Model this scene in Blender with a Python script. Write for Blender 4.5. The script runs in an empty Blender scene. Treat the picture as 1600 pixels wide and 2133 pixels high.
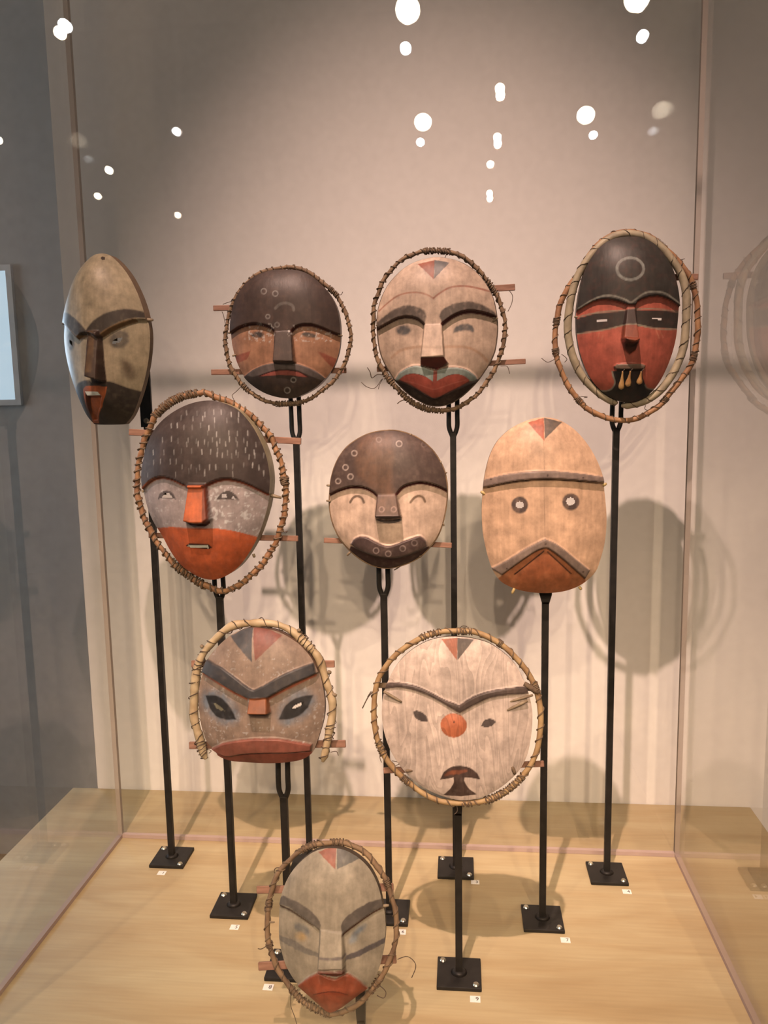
import bpy, bmesh, math, random
import numpy as np
from mathutils import Matrix, Vector

# ------------------------------------------------------------------ camera
scene = bpy.context.scene
COL = scene.collection
PZ = 0.80                                   # height of the plinth top above the floor
F = 1682.0                                  # focal length in pixels of the 1600x2133 frame
_d = np.array([220., 12290., F]); _d /= np.linalg.norm(_d)
_p = np.array([160., -231., F]); _p -= _d * (_p @ _d); _p /= np.linalg.norm(_p)
_r = np.cross(_d, _p)
if _r[0] < 0: _r = -_r
R = np.array([_r, _p, -_d])
CAMP = np.array([0., 0., PZ + 0.9])
cam = bpy.data.cameras.new('camera'); camo = bpy.data.objects.new('camera', cam); COL.objects.link(camo)
cam.sensor_fit = 'VERTICAL'; cam.sensor_height = 36.0; cam.lens = 36.0 * F / 2133.0
cam.clip_start = 0.02
M = Matrix.Identity(4)
for i in range(3):
    M[i][0] = R[i, 0]; M[i][1] = -R[i, 1]; M[i][2] = -R[i, 2]; M[i][3] = CAMP[i]
camo.matrix_world = M
scene.camera = camo
# ------------------------------------------------------------------ light
w = bpy.data.worlds.new('world'); scene.world = w; w.use_nodes = True
w.node_tree.nodes['Background'].inputs[0].default_value = (1, .88, .76, 1)
w.node_tree.nodes['Background'].inputs[1].default_value = 0.02
scene.view_settings.view_transform = 'Standard'
scene.view_settings.look = 'None'
scene.view_settings.exposure = 0.0
scene.view_settings.gamma = 1.0
scene.view_settings.use_curve_mapping = False
WARM = (1.0, 0.71, 0.47)

def spot(name, loc, target, power, size, blend, radius, color=WARM):
    l = bpy.data.lights.new(name, 'SPOT'); l.energy = power; l.spot_size = math.radians(size); l.spot_blend = blend
    l.shadow_soft_size = radius; l.color = color
    o = bpy.data.objects.new(name, l); COL.objects.link(o); o.location = loc
    o.rotation_euler = (Vector(target) - Vector(loc)).to_track_quat('-Z', 'Y').to_euler()
    return o
KEY = (-0.46, -0.80, PZ + 4.60)
LAMPS = [(-0.19, -1.40), (-0.22, -1.73), (0.19, -2.23), (0.21, -2.95), (0.65, -1.42), (-1.50, -1.35), (-2.16, -3.22), (-2.5, -2.57), (0.74, -1.75)]
LZ = PZ + 2.35
CEIL = 5.75
spot('key_spot', KEY, (0.06, 1.70, PZ + 0.28), 1850, 25, 1.0, 0.03, (1.0, .68, .56))
for i in (0, 2, 3, 4, 5):
    spot('lamp_spot', (LAMPS[i][0], LAMPS[i][1] + .05, LZ - .05), (-.15 + .2 * LAMPS[i][0], 1.6, PZ - .05), 165, 34, 1.0, .020, WARM)
# daylight of the window in the far room
al = bpy.data.lights.new('window_daylight', 'AREA'); al.shape = 'RECTANGLE'; al.size = 1.1; al.size_y = .42; al.energy = 22; al.color = (.62, .8, 1.0)
ao = bpy.data.objects.new('window_daylight', al); COL.objects.link(ao); ao.location = (-2.14, 2.70, 1.95); ao.rotation_euler = (math.radians(-90), 0, 0)

al2 = bpy.data.lights.new('added_side_fill', 'AREA'); al2.shape = 'RECTANGLE'; al2.size = 1.2; al2.size_y = 1.8; al2.energy = 45; al2.color = (.72, .87, 1.0)  # added cool fill from out of view, brightens the far wall
ao2 = bpy.data.objects.new('added_side_fill', al2); COL.objects.link(ao2); ao2.location = (-4.84, 1.1, 1.9); ao2.rotation_euler = (0, math.radians(-90), 0)

# ------------------------------------------------------------------ helpers
def ray(x, y): return R @ np.array([x - 800., y - 1066.5, F])
def ground(x, y):
    v = ray(x, y); return CAMP + v * (-0.9 / v[2])
def aty(x, y, Y):
    v = ray(x, y); return CAMP + v * (Y / v[1])
def lin(c):
    c = np.asarray(c, float) / 255.
    return np.where(c <= .04045, c / 12.92, ((c + .055) / 1.055) ** 2.4)
REF = lin((225, 188, 166))
def alb(r, g, b, k=0.435):                    # colour seen in the photograph -> surface colour under the warm lamps
    return np.clip(lin((r * .97, g * .89, b * .835)) / REF * k, 0.004, 0.9)

def link(name, me, mat=None, parent=None):
    o = bpy.data.objects.new(name, me); COL.objects.link(o)
    if mat is not None and not me.materials: me.materials.append(mat)
    if parent is not None: o.parent = parent
    return o
def empty(name, loc, rot=(0, 0, 0)):
    o = bpy.data.objects.new(name, None); COL.objects.link(o); o.location = loc; o.rotation_euler = rot; o.empty_display_size = .02
    return o
def tag(o, label=None, cat=None, group=None, kind=None):
    if label: o['label'] = label
    if cat: o['category'] = cat
    if group: o['group'] = group
    if kind: o['kind'] = kind
    return o
def bm_mesh(bm, name, smooth=False):
    me = bpy.data.meshes.new(name); bm.normal_update(); bm.to_mesh(me); bm.free()
    if smooth: me.polygons.foreach_set('use_smooth', [True] * len(me.polygons))
    return me
def box_bm(lo, hi, bevel=0.0, seg=2, bm=None):
    b = bmesh.new()
    bmesh.ops.create_cube(b, size=1.0)
    for v in b.verts:
        for k in range(3): v.co[k] = lo[k] if v.co[k] < 0 else hi[k]
    if bevel: bmesh.ops.bevel(b, geom=b.edges[:], offset=bevel, segments=seg, affect='EDGES', profile=.5)
    if bm is None: return b
    me = bpy.data.meshes.new('t'); b.to_mesh(me); b.free(); bm.from_mesh(me); bpy.data.meshes.remove(me); return bm
def box(name, lo, hi, mat, parent=None, bevel=0.0):
    return link(name, bm_mesh(box_bm(lo, hi, bevel), name), mat, parent)
def crom(pts, n, closed):
    P = np.asarray(pts, float); N = len(P); out = []
    segs = N if closed else N - 1
    for i in range(segs):
        if closed: a, b, c, d = P[(i - 1) % N], P[i], P[(i + 1) % N], P[(i + 2) % N]
        else: a, b, c, d = P[max(i - 1, 0)], P[i], P[i + 1], P[min(i + 2, N - 1)]
        t = np.linspace(0, 1, n, endpoint=False)[:, None]
        out.append(.5 * (2 * b + (c - a) * t + (2 * a - 5 * b + 4 * c - d) * t ** 2 + (3 * b - a - 3 * c + d) * t ** 3))
    if not closed: out.append(P[-1:])
    return np.concatenate(out)
def resample(P, step, closed):
    Q = np.vstack([P, P[:1]]) if closed else P
    L = np.r_[0, np.cumsum(np.linalg.norm(np.diff(Q, axis=0), axis=1))]
    n = max(3, int(L[-1] / step)); s = np.linspace(0, L[-1], n, endpoint=not closed)
    return np.stack([np.interp(s, L, Q[:, k]) for k in range(Q.shape[1])], 1)
def frames(P, closed):
    T = (np.roll(P, -1, 0) - np.roll(P, 1, 0)) if closed else np.gradient(P, axis=0)
    T /= np.linalg.norm(T, axis=1)[:, None] + 1e-12
    up = np.array([0, 1., 0]); N = up - T * (T @ up)[:, None]
    bad = np.linalg.norm(N, axis=1) < .2
    if bad.any(): N[bad] = np.array([1., 0, .3]) - T[bad] * (T[bad] @ np.array([1., 0, .3]))[:, None]
    N /= np.linalg.norm(N, axis=1)[:, None] + 1e-12
    return T, N, np.cross(T, N)
def tube_mesh(P, rad, sides=8, closed=False, name='tube', twist=None):
    P = np.asarray(P, float); n = len(P); rad = np.broadcast_to(np.asarray(rad, float), (n,)) if np.ndim(rad) < 2 else rad
    T, N, B = frames(P, closed)
    a = np.linspace(0, 2 * np.pi, sides, endpoint=False)
    rr = rad[:, None] if rad.ndim == 1 else rad
    V = P[:, None, :] + rr[..., None] * (np.cos(a)[None, :, None] * N[:, None, :] + np.sin(a)[None, :, None] * B[:, None, :])
    V = V.reshape(-1, 3); fs = []
    m = n if closed else n - 1
    for i in range(m):
        j = (i + 1) % n
        for k in range(sides):
            l = (k + 1) % sides
            fs.append((i * sides + k, i * sides + l, j * sides + l, j * sides + k))
    if not closed:
        fs.append(tuple(range(sides))[::-1]); fs.append(tuple((n - 1) * sides + k for k in range(sides)))
    me = bpy.data.meshes.new(name); me.from_pydata(V.tolist(), [], fs)
    me.polygons.foreach_set('use_smooth', [True] * len(fs)); return me
def join_meshes(mes, name):
    bm = bmesh.new()
    for m in mes: bm.from_mesh(m); bpy.data.meshes.remove(m)
    me = bpy.data.meshes.new(name); bm.to_mesh(me); bm.free(); return me

# ------------------------------------------------------------------ materials
def newmat(name):
    m = bpy.data.materials.new(name); m.use_nodes = True
    nt = m.node_tree; return m, nt, nt.nodes['Principled BSDF']
def nd(nt, t, **kw):
    n = nt.nodes.new(t)
    for k, v in kw.items(): setattr(n, k, v)
    return n
def noise_mat(name, ca, cb, scale=20, stretch=(1, 1, 1), rough=.6, bump=.1, detail=5, spec=.4, metallic=0., coord='Object', ramp=(.3, .7), dist=.001):
    m, nt, b = newmat(name)
    tc = nd(nt, 'ShaderNodeTexCoord'); mp = nd(nt, 'ShaderNodeMapping'); mp.inputs['Scale'].default_value = stretch
    nz = nd(nt, 'ShaderNodeTexNoise'); nz.inputs['Scale'].default_value = scale; nz.inputs['Detail'].default_value = detail
    cr = nd(nt, 'ShaderNodeValToRGB'); cr.color_ramp.elements[0].position, cr.color_ramp.elements[1].position = ramp
    cr.color_ramp.elements[0].color = (*ca, 1); cr.color_ramp.elements[1].color = (*cb, 1)
    L = nt.links.new
    L(tc.outputs[coord], mp.inputs[0]); L(mp.outputs[0], nz.inputs['Vector']); L(nz.outputs['Fac'], cr.inputs[0]); L(cr.outputs[0], b.inputs['Base Color'])
    b.inputs['Roughness'].default_value = rough; b.inputs['Specular IOR Level'].default_value = spec; b.inputs['Metallic'].default_value = metallic
    if bump:
        bp = nd(nt, 'ShaderNodeBump'); bp.inputs['Strength'].default_value = bump; bp.inputs['Distance'].default_value = dist
        L(nz.outputs['Fac'], bp.inputs['Height']); L(bp.outputs[0], b.inputs['Normal'])
    return m
def mask_mat(name, grain=.12, gs=(160, 160, 14), rough=.48, wave=0., chips=.0):
    m, nt, b = newmat(name); L = nt.links.new
    at = nd(nt, 'ShaderNodeAttribute'); at.attribute_name = 'paint'
    tc = nd(nt, 'ShaderNodeTexCoord'); mp = nd(nt, 'ShaderNodeMapping'); mp.inputs['Scale'].default_value = gs
    nz = nd(nt, 'ShaderNodeTexNoise'); nz.inputs['Scale'].default_value = 1.0; nz.inputs['Detail'].default_value = 4
    L(tc.outputs['Object'], mp.inputs[0]); L(mp.outputs[0], nz.inputs['Vector'])
    n2 = nd(nt, 'ShaderNodeTexNoise'); n2.inputs['Scale'].default_value = 55.; n2.inputs['Detail'].default_value = 6; n2.inputs['Roughness'].default_value = .65
    L(tc.outputs['Object'], n2.inputs['Vector'])
    mr = nd(nt, 'ShaderNodeMapRange'); mr.inputs['From Min'].default_value = .3; mr.inputs['From Max'].default_value = .7
    mr.inputs['To Min'].default_value = 1 - grain; mr.inputs['To Max'].default_value = 1 + grain
    L(nz.outputs['Fac'], mr.inputs['Value'])
    m2 = nd(nt, 'ShaderNodeMapRange'); m2.inputs['From Min'].default_value = .3; m2.inputs['From Max'].default_value = .7
    m2.inputs['To Min'].default_value = .70; m2.inputs['To Max'].default_value = 1.22
    L(n2.outputs['Fac'], m2.inputs['Value'])
    mu = nd(nt, 'ShaderNodeMath', operation='MULTIPLY'); L(mr.outputs[0], mu.inputs[0]); L(m2.outputs[0], mu.inputs[1])
    h = mu
    if wave:
        wv = nd(nt, 'ShaderNodeTexNoise'); wv.inputs['Scale'].default_value = 1.; wv.inputs['Detail'].default_value = 1.5; wv.inputs['Distortion'].default_value = .8
        mpw = nd(nt, 'ShaderNodeMapping'); mpw.inputs['Scale'].default_value = (24, 24, 4.2); mpw.inputs['Rotation'].default_value = (0, .12, 0)
        L(tc.outputs['Object'], mpw.inputs[0]); L(mpw.outputs[0], wv.inputs['Vector'])
        m9 = nd(nt, 'ShaderNodeMath', operation='MULTIPLY'); m9.inputs[1].default_value = 13.; L(wv.outputs['Fac'], m9.inputs[0])
        fr = nd(nt, 'ShaderNodeMath', operation='FRACT'); L(m9.outputs[0], fr.inputs[0])
        mr3 = nd(nt, 'ShaderNodeMapRange'); mr3.inputs['From Min'].default_value = .0; mr3.inputs['From Max'].default_value = 1.; mr3.inputs['To Min'].default_value = 1 - wave; mr3.inputs['To Max'].default_value = 1 + wave * .4
        L(fr.outputs[0], mr3.inputs['Value'])
        h = nd(nt, 'ShaderNodeMath', operation='MULTIPLY'); L(mu.outputs[0], h.inputs[0]); L(mr3.outputs[0], h.inputs[1])
    vm = nd(nt, 'ShaderNodeVectorMath', operation='SCALE'); L(at.outputs['Color'], vm.inputs[0]); L(h.outputs[0], vm.inputs['Scale'])
    L(vm.outputs[0], b.inputs['Base Color'])
    b.inputs['Roughness'].default_value = rough; b.inputs['Specular IOR Level'].default_value = .28
    bp = nd(nt, 'ShaderNodeBump'); bp.inputs['Strength'].default_value = .45; bp.inputs['Distance'].default_value = .0012
    L((mr3 if wave else mr).outputs[0], bp.inputs['Height']); L(bp.outputs[0], b.inputs['Normal'])
    return m
def glass_mat(name, tint, refl=1.0):
    m, nt, b = newmat(name); L = nt.links.new; nt.nodes.remove(b)
    out = nt.nodes['Material Output']
    lw = nd(nt, 'ShaderNodeLayerWeight'); lw.inputs['Blend'].default_value = .5
    pw = nd(nt, 'ShaderNodeMath', operation='POWER'); pw.inputs[1].default_value = 5.; L(lw.outputs['Facing'], pw.inputs[0])
    ma = nd(nt, 'ShaderNodeMath', operation='MULTIPLY_ADD'); ma.inputs[1].default_value = .9 * refl; ma.inputs[2].default_value = .035 * refl; L(pw.outputs[0], ma.inputs[0])
    tr = nd(nt, 'ShaderNodeBsdfTransparent'); tr.inputs[0].default_value = (*tint, 1)
    gl = nd(nt, 'ShaderNodeBsdfGlossy'); gl.inputs['Roughness'].default_value = 0.0; gl.inputs['Color'].default_value = (1, 1, 1, 1)
    mx = nd(nt, 'ShaderNodeMixShader'); L(ma.outputs[0], mx.inputs[0]); L(tr.outputs[0], mx.inputs[1]); L(gl.outputs[0], mx.inputs[2])
    L(mx.outputs[0], out.inputs['Surface']); return m
def edge_mat(name, col, a):
    m, nt, b = newmat(name); L = nt.links.new
    tr = nd(nt, 'ShaderNodeBsdfTransparent'); tr.inputs[0].default_value = (*col, 1)
    mx = nd(nt, 'ShaderNodeMixShader'); mx.inputs[0].default_value = a
    b.inputs['Base Color'].default_value = (*col, 1); b.inputs['Roughness'].default_value = .6
    L(tr.outputs[0], mx.inputs[1]); L(b.outputs[0], mx.inputs[2]); L(mx.outputs[0], nt.nodes['Material Output'].inputs['Surface']); return m
def emit_mat(name, col, s):
    m, nt, b = newmat(name)
    b.inputs['Base Color'].default_value = (*col, 1); b.inputs['Emission Color'].default_value = (*col, 1); b.inputs['Emission Strength'].default_value = s; return m

MAT = {}
MAT['wall'] = noise_mat('wall_paint', (.70, .70, .69), (.74, .74, .73), 60, rough=.85, bump=.05, spec=.2)
MAT['grey'] = noise_mat('grey_wall_paint', (.38, .38, .37), (.43, .43, .42), 30, rough=.9, bump=.03, spec=.2)
MAT['dark'] = noise_mat('dark_gallery_paint', (.10, .10, .10), (.13, .13, .125), 30, rough=.9, bump=.03, spec=.2)
MAT['floor'] = noise_mat('floor_wood', (.20, .12, .07), (.30, .19, .11), 3, (1, 8, 1), rough=.45, bump=.05)
MAT['ceil'] = noise_mat('ceiling_paint', (.55, .54, .52), (.6, .59, .57), 20, rough=.9, bump=.02, spec=.1)
MAT['iron'] = noise_mat('blackened_steel', (.006, .006, .006), (.015, .014, .013), 90, rough=.5, bump=.12, spec=.25)
MAT['screw'] = noise_mat('zinc_screw', (.45, .43, .35), (.7, .66, .55), 300, rough=.3, metallic=1., bump=.1)
MAT['stick'] = noise_mat('stick_wood', alb(140, 90, 68), alb(180, 124, 98), 30, (1, 6, 6), rough=.65, bump=.3)
MAT['peg'] = noise_mat('peg_wood', alb(120, 92, 68), alb(170, 140, 108), 120, rough=.6, bump=.3)
MAT['brass'] = noise_mat('pale_peg_wood', alb(185, 140, 80), alb(225, 185, 120), 120, rough=.4, bump=.2)
MAT['twine'] = noise_mat('sinew_twine', alb(92, 66, 48), alb(140, 108, 80), 200, rough=.8, bump=.4)
MAT['thread'] = noise_mat('dark_thread', alb(80, 58, 44), alb(105, 80, 60), 200, rough=.8, bump=.2)
MAT['hoop_tan'] = noise_mat('tan_bentwood', alb(150, 104, 66), alb(205, 160, 108), 45, (1, 1, 1), rough=.6, bump=.5, dist=.002)
MAT['hoop_dark'] = noise_mat('dark_bentwood', alb(112, 80, 58), alb(165, 124, 88), 60, (1, 1, 1), rough=.7, bump=.6, dist=.002)
MAT['hoop_red'] = noise_mat('reddish_bentwood', alb(140, 88, 58), alb(190, 132, 86), 55, (1, 1, 1), rough=.6, bump=.5, dist=.002)
MAT['bark'] = noise_mat('pale_bark_wrap', alb(176, 138, 98), alb(218, 182, 140), 40, (1, 1, 1), rough=.55, bump=.4, dist=.002)
MAT['hide'] = noise_mat('pale_hide_wrap', alb(150, 126, 98), alb(196, 168, 132), 50, rough=.6, bump=.4, dist=.002)
MAT['amber'] = noise_mat('amber_bone', alb(165, 108, 60), alb(215, 160, 98), 60, rough=.35, bump=.1)
MAT['tooth'] = noise_mat('tooth_white', alb(196, 184, 164), alb(228, 214, 196), 90, rough=.5, bump=.1)
MAT['card'] = noise_mat('white_card', (.62, .62, .60), (.70, .70, .67), 200, rough=.8, bump=.0)
MAT['ink'] = noise_mat('black_ink', (.012, .012, .012), (.02, .02, .02), 50, rough=.7, bump=0)
MAT['pane'] = glass_mat('acrylic_pane', (.988, .985, .98))
MAT['edge'] = edge_mat('acrylic_edge', (.62, .50, .46), .55)
MAT['edgew'] = edge_mat('acrylic_corner', (.84, .74, .66), .45)
MAT['lampglow'] = emit_mat('lamp_glow', (1., .86, .66), 55.)
MAT['lampcool'] = emit_mat('lamp_glow_cool', (.9, .95, 1.), 70.)
MAT['globe'] = emit_mat('fill_globe_glow', WARM, 31.)  # glow of the added ceiling fill
MAT['daylight'] = emit_mat('daylight_pane', (.55, .72, .85), .75)
MAT['white_frame'] = noise_mat('window_frame_paint', (.6, .6, .6), (.66, .66, .66), 40, rough=.6, bump=.02)
# birch plywood: long soft streaks along x with a few darker veins
def ply_mat():
    m, nt, b = newmat('birch_plywood'); L = nt.links.new
    tc = nd(nt, 'ShaderNodeTexCoord')
    def nz(scale, st, det, dist=0.):
        mp = nd(nt, 'ShaderNodeMapping'); mp.inputs['Scale'].default_value = st; mp.inputs['Rotation'].default_value = (0, 0, -.75)
        n = nd(nt, 'ShaderNodeTexNoise'); n.inputs['Scale'].default_value = scale; n.inputs['Detail'].default_value = det; n.inputs['Distortion'].default_value = dist
        L(tc.outputs['Object'], mp.inputs[0]); L(mp.outputs[0], n.inputs['Vector']); return n
    a = nz(3., (1.2, 6., 1), 4, .6); c = nz(9., (1, 22., 1), 3)
    r = nd(nt, 'ShaderNodeValToRGB'); e = r.color_ramp.elements
    e[0].position = .28; e[0].color = (*alb(200, 160, 112, .44), 1); e[1].position = .72; e[1].color = (*alb(222, 188, 140, .44), 1)
    L(a.outputs['Fac'], r.inputs[0])
    mr = nd(nt, 'ShaderNodeMapRange'); mr.inputs['From Min'].default_value = .3; mr.inputs['From Max'].default_value = .7; mr.inputs['To Min'].default_value = .94; mr.inputs['To Max'].default_value = 1.05
    L(c.outputs['Fac'], mr.inputs['Value'])
    vm = nd(nt, 'ShaderNodeVectorMath', operation='SCALE'); L(r.outputs[0], vm.inputs[0]); L(mr.outputs[0], vm.inputs['Scale']); L(vm.outputs[0], b.inputs['Base Color'])
    b.inputs['Roughness'].default_value = .5; b.inputs['Specular IOR Level'].default_value = .35; return m
MAT['ply'] = ply_mat()
MAT['mask'] = mask_mat('painted_wood')
MAT['mask_grain'] = mask_mat('grained_painted_wood', grain=.1, wave=.2)

# ------------------------------------------------------------------ the room
WY = 1.745
def struct(o): return tag(o, kind='structure')
struct(box('floor', (-5, -6, -.1), (3.6, 4.3, 0), MAT['floor']))
struct(box('ceiling', (-5, -6, CEIL), (3.6, 4.3, CEIL + .1), MAT['ceil']))
struct(box('wall_back', (-.866, WY, 0), (3.6, WY + .25, CEIL), MAT['wall']))
struct(box('wall_right', (3.5, -6, 0), (3.6, WY, CEIL), MAT['wall']))
struct(box('wall_left', (-5, -6, 0), (-4.9, 2.75, CEIL), MAT['grey']))
struct(box('wall_front', (-4.9, -6.1, 0), (3.5, -6, CEIL), MAT['dark']))
wf = struct(box('wall_far', (-4.9, 2.75, 0), (3.5, 2.85, CEIL), MAT['grey']))
win = empty('window_1', (-2.14, 2.748, 1.73)); struct(win)
box('window_frame', (-.60, -.015, -.02), (.60, .0, .0), MAT['white_frame'], win)
box('window_frame', (-.60, -.015, .44), (.60, .0, .46), MAT['white_frame'], win)
for sx in (-.60, -.01, .58): box('window_frame', (sx, -.015, 0), (sx + .02, 0, .44), MAT['white_frame'], win)
for sx in (-.58, .01): box('pane', (sx, -.012, 0), (sx + .57, -.004, .44), MAT['daylight'], win)

fill_win = empty('added_window', (-4.895, 1.1, 1.0)); struct(fill_win)  # unseen window, added to go with the side fill light
for y0, y1, z0, z1 in ((-.66, .66, -.06, 0), (-.66, .66, 1.8, 1.86), (-.66, -.6, 0, 1.8), (.6, .66, 0, 1.8), (-.02, .02, 0, 1.8)): box('window_frame', (0, y0, z0), (.03, y1, z1), MAT['white_frame'], fill_win)
for y0 in (-.6, .02): box('pane', (.004, y0, 0), (.012, y0 + .58, 1.8), MAT['daylight'], fill_win)

# ------------------------------------------------------------------ plinth and case
PX0, PX1, PY0, PY1 = -.926, .631, .735, 1.742
pl = empty('plinth', ((PX0 + PX1) / 2, (PY0 + PY1) / 2, 0)); hx = (PX1 - PX0) / 2; hy = (PY1 - PY0) / 2
tag(pl, 'pale birch plywood display plinth carrying the stands and the clear case', 'plinth')
box('body', (-hx + .004, -hy + .004, 0), (hx - .004, hy - .004, PZ - .018), MAT['ply'], pl)
box('top_board', (-hx, -hy, PZ - .018), (hx, hy, PZ), MAT['ply'], pl, bevel=.0012)
GX0, GX1, GY0, GY1, GZ = -.722, .424, .915, 1.539, PZ + 2.14
case = empty('display_case', ((GX0 + GX1) / 2, (GY0 + GY1) / 2, PZ))
tag(case, 'tall clear acrylic case standing on the plywood plinth over the masks', 'display case')
cx, cy = case.location.x, case.location.y; T = .009; a0, a1, b0, b1 = GX0 - cx, GX1 - cx, GY0 - cy, GY1 - cy; zt = GZ - PZ
Z0 = .0082
box('pane', (a0 + T, b1 - T, Z0), (a1 - T, b1, zt - T), MAT['pane'], case)
box('pane', (a0 + T, b0, Z0), (a1 - T, b0 + T, zt - T), MAT['pane'], case)
box('pane', (a0, b0 + T, Z0), (a0 + T, b1 - T, zt - T), MAT['pane'], case)
box('pane', (a1 - T, b0 + T, Z0), (a1, b1 - T, zt - T), MAT['pane'], case)
box('pane', (a0 + T, b0 + T, zt - T), (a1 - T, b1 - T, zt), MAT['pane'], case)
for o in [o for o in case.children if o.name.startswith('pane')]:
    bm = bmesh.new(); bm.from_mesh(o.data); bm.normal_update()
    bmesh.ops.delete(bm, geom=[f for f in bm.faces if f.normal.z < -.9 and f.calc_center_median().z < .02], context='FACES'); bm.to_mesh(o.data); bm.free()
for x in (a0, a1 - T):
    for y in (b0, b1 - T): box('corner_edge', (x, y, Z0), (x + T, y + T, zt), MAT['edgew'], case)
    box('bottom_edge', (x, b0 + T, .0003), (x + T, b1 - T, .008), MAT['edge'], case)
    box('top_edge', (x, b0 + T, zt - T), (x + T, b1 - T, zt), MAT['edgew'], case)
for y in (b0, b1 - T):
    box('bottom_edge', (a0, y, .0003), (a1, y + T, .008), MAT['edge'], case)
    box('top_edge', (a0 + T, y, zt - T), (a1 - T, y + T, zt), MAT['edgew'], case)

# ------------------------------------------------------------------ stands
ROW = {1: 1.460, 2: 1.315, 3: 1.168, 4: 1.008}
SX = {1: (-.580, 1), 2: (-.300, 1), 3: (-.014, 1), 4: (.272, 1), 5: (-.412, 2), 6: (-.130, 2), 7: (.137, 2), 8: (-.278, 3), 9: (-.007, 3), 10: (-.142, 4)}
PH = .0345
def screw_mesh():
    bm = bmesh.new(); bmesh.ops.create_cone(bm, cap_ends=True, segments=20, radius1=.0052, radius2=.0036, depth=.0022)
    bmesh.ops.translate(bm, vec=(0, 0, .0011), verts=bm.verts)
    b2 = box_bm((-.0032, -.0006, .0021), (.0032, .0006, .0025)); me = bpy.data.meshes.new('t'); b2.to_mesh(me); b2.free(); bm.from_mesh(me); bpy.data.meshes.remove(me)
    me = bm_mesh(bm, 'screw'); me.materials.append(MAT['screw']); return me
SCREW = screw_mesh()
plate_me = bm_mesh(box_bm((-PH, -PH, 0), (PH, PH, .0065), .0012), 'base_plate'); plate_me.materials.append(MAT['iron'])
wbm = bmesh.new(); bmesh.ops.create_cone(wbm, cap_ends=True, segments=16, radius1=.013, radius2=.008, depth=.004); bmesh.ops.translate(wbm, vec=(0, 0, .0085), verts=wbm.verts)
weld_me = bm_mesh(wbm, 'weld', True); weld_me.materials.append(MAT['iron'])
def stand(k, label, ztop, kind='fork', prong=.10, half=.0075, lean=0.):
    x, r = SX[k]; y = ROW[r]
    s = empty('mask_stand', (x, y, PZ + .0002)); tag(s, label, 'mask stand', 'black steel mask stands')
    bp = link('base_plate', plate_me, None, s); link('weld', weld_me, None, s)
    for sx, sy in ((-1, 1), (1, -1)):
        o = link('screw', SCREW, None, bp); o.location = (sx * (PH - .0085), sy * (PH - .0085), .0065); o.rotation_euler = (0, 0, random.uniform(0, 3))
    h = .0055; H = ztop - PZ
    link('pole', bm_mesh(box_bm((-h, -h, .006), (h, h, H), .0008), 'pole'), MAT['iron'], s)
    if kind == 'fork':
        for sg in (-1, 1):
            pts = [(sg * .0015, 0, H - .006), (sg * half * .75, 0, H + .004), (sg * half, 0, H + .013), (sg * half, -.001, H + .03), (sg * half, -.002 + lean * .5, H + prong * .6), (sg * half, -.003 + lean, H + prong)]
            P = resample(crom(pts, 6, False), .004, False)
            link('prong', tube_mesh(P, .0043, 8, False, 'prong'), MAT['iron'], s)
    elif kind == 'plate':
        p = link('top_plate', bm_mesh(box_bm((-.011, -.004, H - .002), (.011, .002, H + prong), .0008), 'top_plate'), MAT['iron'], s)
        o = link('screw', SCREW, None, p); o.location = (0, -.004, H + .010); o.rotation_euler = (math.radians(90), 0, 0)
    else:
        bm = bmesh.new()
        vs = [bm.verts.new((sx * (h if z < H + .004 else half), yy, z)) for z in (H - .004, H + .012, H + prong) for yy in (-h, h) for sx in (-1, 1)]
        for a in (0, 4):
            q = vs[a:a + 8]
            for f in ((0, 1, 5, 4), (3, 2, 6, 7), (2, 0, 4, 6), (1, 3, 7, 5)): bm.faces.new([q[i] for i in f])
        bm.faces.new([vs[i] for i in (8, 9, 11, 10)]); bm.faces.new([vs[i] for i in (0, 2, 3, 1)])
        link('top_plate', bm_mesh(bm, 'top_plate'), MAT['iron'], s)
    return s

# ------------------------------------------------------------------ mask builder
rng = np.random.RandomState(7)
LAT = rng.rand(64, 64)
def vnoise(x, z, s, off=0.):
    X = x / s + 17.3 + off; Z = z / s + 5.1 + off * 1.7
    i = np.floor(X).astype(int); j = np.floor(Z).astype(int); fx = X - i; fz = Z - j
    fx = fx * fx * (3 - 2 * fx); fz = fz * fz * (3 - 2 * fz)
    g = lambda a, b: LAT[a % 64, b % 64]
    return (g(i, j) * (1 - fx) + g(i + 1, j) * fx) * (1 - fz) + (g(i, j + 1) * (1 - fx) + g(i + 1, j + 1) * fx) * fz
def fbm(x, z, s, off=0.): return (vnoise(x, z, s, off) + .5 * vnoise(x, z, s / 2, off + 3) + .25 * vnoise(x, z, s / 4, off + 7)) / 1.75
def seg_dist(x, z, P, closed):
    P = np.asarray(P); A = P if closed else P[:-1]; B = np.roll(P, -1, 0) if closed else P[1:]
    best = np.full(x.shape, 1e9); ins = np.zeros(x.shape, bool)
    for (ax, az), (bx, bz) in zip(A, B):
        dx, dz = bx - ax, bz - az; l = dx * dx + dz * dz + 1e-15
        t = np.clip(((x - ax) * dx + (z - az) * dz) / l, 0, 1)
        best = np.minimum(best, (x - ax - t * dx) ** 2 + (z - az - t * dz) ** 2)
        if closed:
            c = (az > z) != (bz > z)
            if dz != 0: ins ^= c & (x < dx * (z - az) / dz + ax)
    d = np.sqrt(best)
    return np.where(ins, d, -d) if closed else d
def sstep(t):
    t = np.clip(t, 0, 1); return t * t * (3 - 2 * t)
def pp(s): return [tuple(float(v) for v in q.split(',')) for q in s.split()]

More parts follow.
